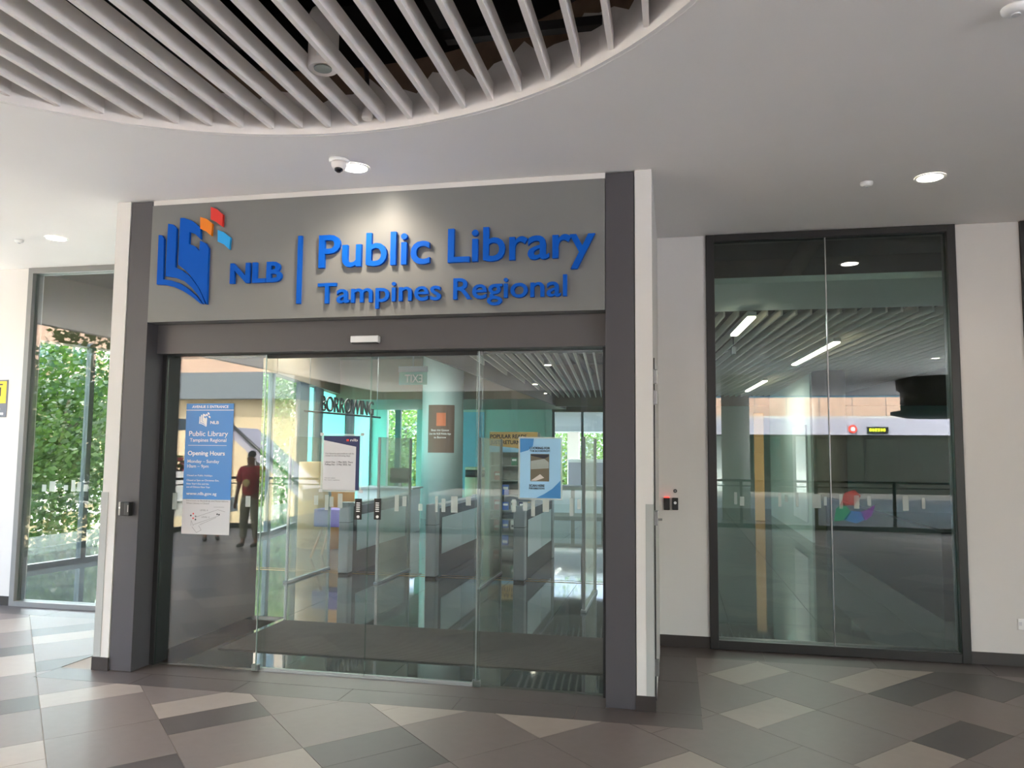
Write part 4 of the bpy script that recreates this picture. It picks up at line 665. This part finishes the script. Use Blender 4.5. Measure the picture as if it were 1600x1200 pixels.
car = tag(empty('parked_car', (-50, 40, GZ+.03)), 'silver car on the road seen through the tall window', 'car'); p = at(112, 862, 2, GZ+.8); car.location = (p.x, p.y, GZ+.03); M = Matrix.Translation((p.x, p.y, GZ+.031)) @ Matrix.Rotation(math.radians(40), 4, 'Z')
prof = [(-2.2, .35), (-2.2, .8), (-1.5, .95), (-.8, 1.4), (.7, 1.42), (1.3, .98), (2.1, .85), (2.2, .4)]; MB().prism([M @ Vector((x, -.85, z)) for x, z in prof], M.to_3x3() @ Vector((0, 1.7, 0))).build('body', 'car_silver', car, recalc=True)
for s in (-.853, .853): MB().prism([M @ Vector((x, s, z)) for x, z in [(-1.3, .97), (-.75, 1.33), (.65, 1.35), (1.15, 1.0)]], M.to_3x3() @ Vector((0, .004, 0))).build('side_window', 'lens', car, recalc=True)
for x in (-1.35, 1.35):
    for s in (-.9, .72): MB().tube([M @ Vector((x, s, .33)), M @ Vector((x, s+.18, .33))], .33, 18).build('wheel', 'black', car)
# ------------------------------------------------------------------ people standing behind the camera, mirrored in the glass
def person(x, y, hgt, face, label, top, low, seed=0):
    s = hgt/1.7; P = tag(empty('person', (x, y, 0)), label, 'person'); M = Matrix.Translation((x, y, 0)) @ Matrix.Rotation(face, 4, 'Z') @ Matrix.Scale(s, 4)
    def skin(name, verts, edges, rad, m, sub=2):
        me = bpy.data.meshes.new(name); me.from_pydata([M @ Vector(v) for v in verts], [], []); me.edges.add(len(edges))
        for e, ed in zip(me.edges, edges): e.vertices = ed
        o = bpy.data.objects.new(name, me); COL.objects.link(o); o.parent = P; o.matrix_parent_inverse = Matrix.Translation(-P.location); me.materials.append(MATS[m])
        k = o.modifiers.new('skin', 'SKIN'); k.use_smooth_shade = True
        if not me.skin_vertices: bpy.context.view_layer.objects.active = o
        for i, r in enumerate(rad):
            me.skin_vertices[0].data[i].radius = (r[0]*s, r[1]*s) if isinstance(r, tuple) else (r*s, r*s); me.skin_vertices[0].data[i].use_root = i == 0
        u = o.modifiers.new('sub', 'SUBSURF'); u.levels = sub; u.render_levels = sub; return o
    V = [(0, 0, .93), (0, 0, 1.1), (0, 0, 1.3), (0, .0, 1.43), (0, -.01, 1.5), (0, -.02, 1.57), (0, -.015, 1.66)]; E_ = [(0, 1), (1, 2), (2, 3), (3, 4), (4, 5), (5, 6)]; R_ = [(.15, .11), (.13, .1), (.16, .11), (.12, .08), .052, (.075, .092), (.07, .085)]
    for sd_ in (-1, 1):
        n = len(V); V += [(sd_*.09, 0, .86), (sd_*.1, -.02*sd_, .5), (sd_*.11, .03-.04*sd_, .09), (sd_*.12, -.11-.04*sd_, .035)]; E_ += [(0, n), (n, n+1), (n+1, n+2), (n+2, n+3)]; R_ += [(.085, .09), .058, .04, (.042, .032)]
        n = len(V); V += [(sd_*.19, 0, 1.4), (sd_*.24, .01, 1.13), (sd_*.24, -.07, .9), (sd_*.235, -.1, .82)]; E_ += [(3, n), (n, n+1), (n+1, n+2), (n+2, n+3)]; R_ += [.055, .043, .033, (.022, .035)]
        w = len(V)-1
        for f, (dx, dy, L) in enumerate(((-.02, -.03, .05), (-.012, 0, .085), (0, .0, .09), (.012, .0, .082), (.022, .01, .065))):
            n = len(V); V += [(sd_*.235+dx*.6, -.1+dy-(f-2)*.012, .785), (sd_*.235+dx*.8, -.115+dy-(f-2)*.014, .785-L)]; E_ += [(w, n), (n, n+1)]; R_ += [.010, .008]
    skin('body', V, E_, R_, 'skin')
    skin('shirt', [(0, 0, .9), (0, 0, 1.1), (0, 0, 1.3), (0, 0, 1.42), (-.19, 0, 1.4), (-.245, .01, 1.16), (.19, 0, 1.4), (.245, .01, 1.16)], [(0, 1), (1, 2), (2, 3), (3, 4), (4, 5), (3, 6), (6, 7)], [(.185, .14), (.165, .13), (.185, .135), (.13, .095), .075, .075, .075, .075], top)
    tv, te, tr = [(0, 0, .95), (0, 0, .88)], [(0, 1)], [(.16, .12), (.165, .125)]
    for sd_ in (-1, 1): n = len(tv); tv += [(sd_*.095, 0, .8), (sd_*.1, -.02*sd_, .5), (sd_*.11, .03-.04*sd_, .14)]; te += [(1, n), (n, n+1), (n+1, n+2)]; tr += [(.1, .105), .085, .07]
    skin('trousers', tv, te, tr, low)
    skin('hair', [(0, .03, 1.62), (0, .01, 1.7), (0, -.03, 1.715)], [(0, 1), (1, 2)], [(.085, .08), (.085, .09), (.07, .06)], 'hair')
    for sd_ in (-1, 1):
        skin('shoe', [(sd_*.11, .05-.04*sd_, .05), (sd_*.115, -.04-.04*sd_, .045), (sd_*.12, -.15-.04*sd_, .035)], [(0, 1), (1, 2)], [(.05, .048), (.05, .044), (.045, .034)], 'shoe', 1)
        e = MB().lathe((0, 0, 0), [(.002, -.011), (.011, -.004), (.011, .004), (.002, .011)], 10).build('eye', 'black', P); e.matrix_world = M @ Matrix.Translation((sd_*.032, -.105, 1.615)); e.parent = P; e.matrix_parent_inverse = Matrix.Translation(-P.location)
        skin('ear', [(sd_*.078, 0, 1.62), (sd_*.084, .005, 1.59)], [(0, 1)], [.016, .012], 'skin', 1)
    skin('nose', [(0, -.1, 1.605), (0, -.125, 1.575)], [(0, 1)], [.009, .014], 'skin', 1); skin('mouth', [(-.025, -.098, 1.54), (0, -.105, 1.538), (.025, -.098, 1.54)], [(0, 1), (1, 2)], [.006, .008, .006], 'book_red', 1)
    return P, M
pb, Mb = person(-7.36, -6.74, 1.64, math.pi, 'person in a red t-shirt and patterned trousers standing on the walkway', 'shirt_red', 'camo')
o = MB().prism([Mb @ Vector((.075*math.cos(t), -.158, 1.17+.07*math.sin(t))) for t in [k*math.pi/6 for k in range(12)]], Mb.to_3x3() @ Vector((0, .012, 0))).build('shirt_print', 'print', pb, recalc=True)
person(-8.55, -7.45, 1.68, math.pi*.8, 'person in a grey top and dark trousers walking on the walkway', 'shirt_grey', 'ink', 1)
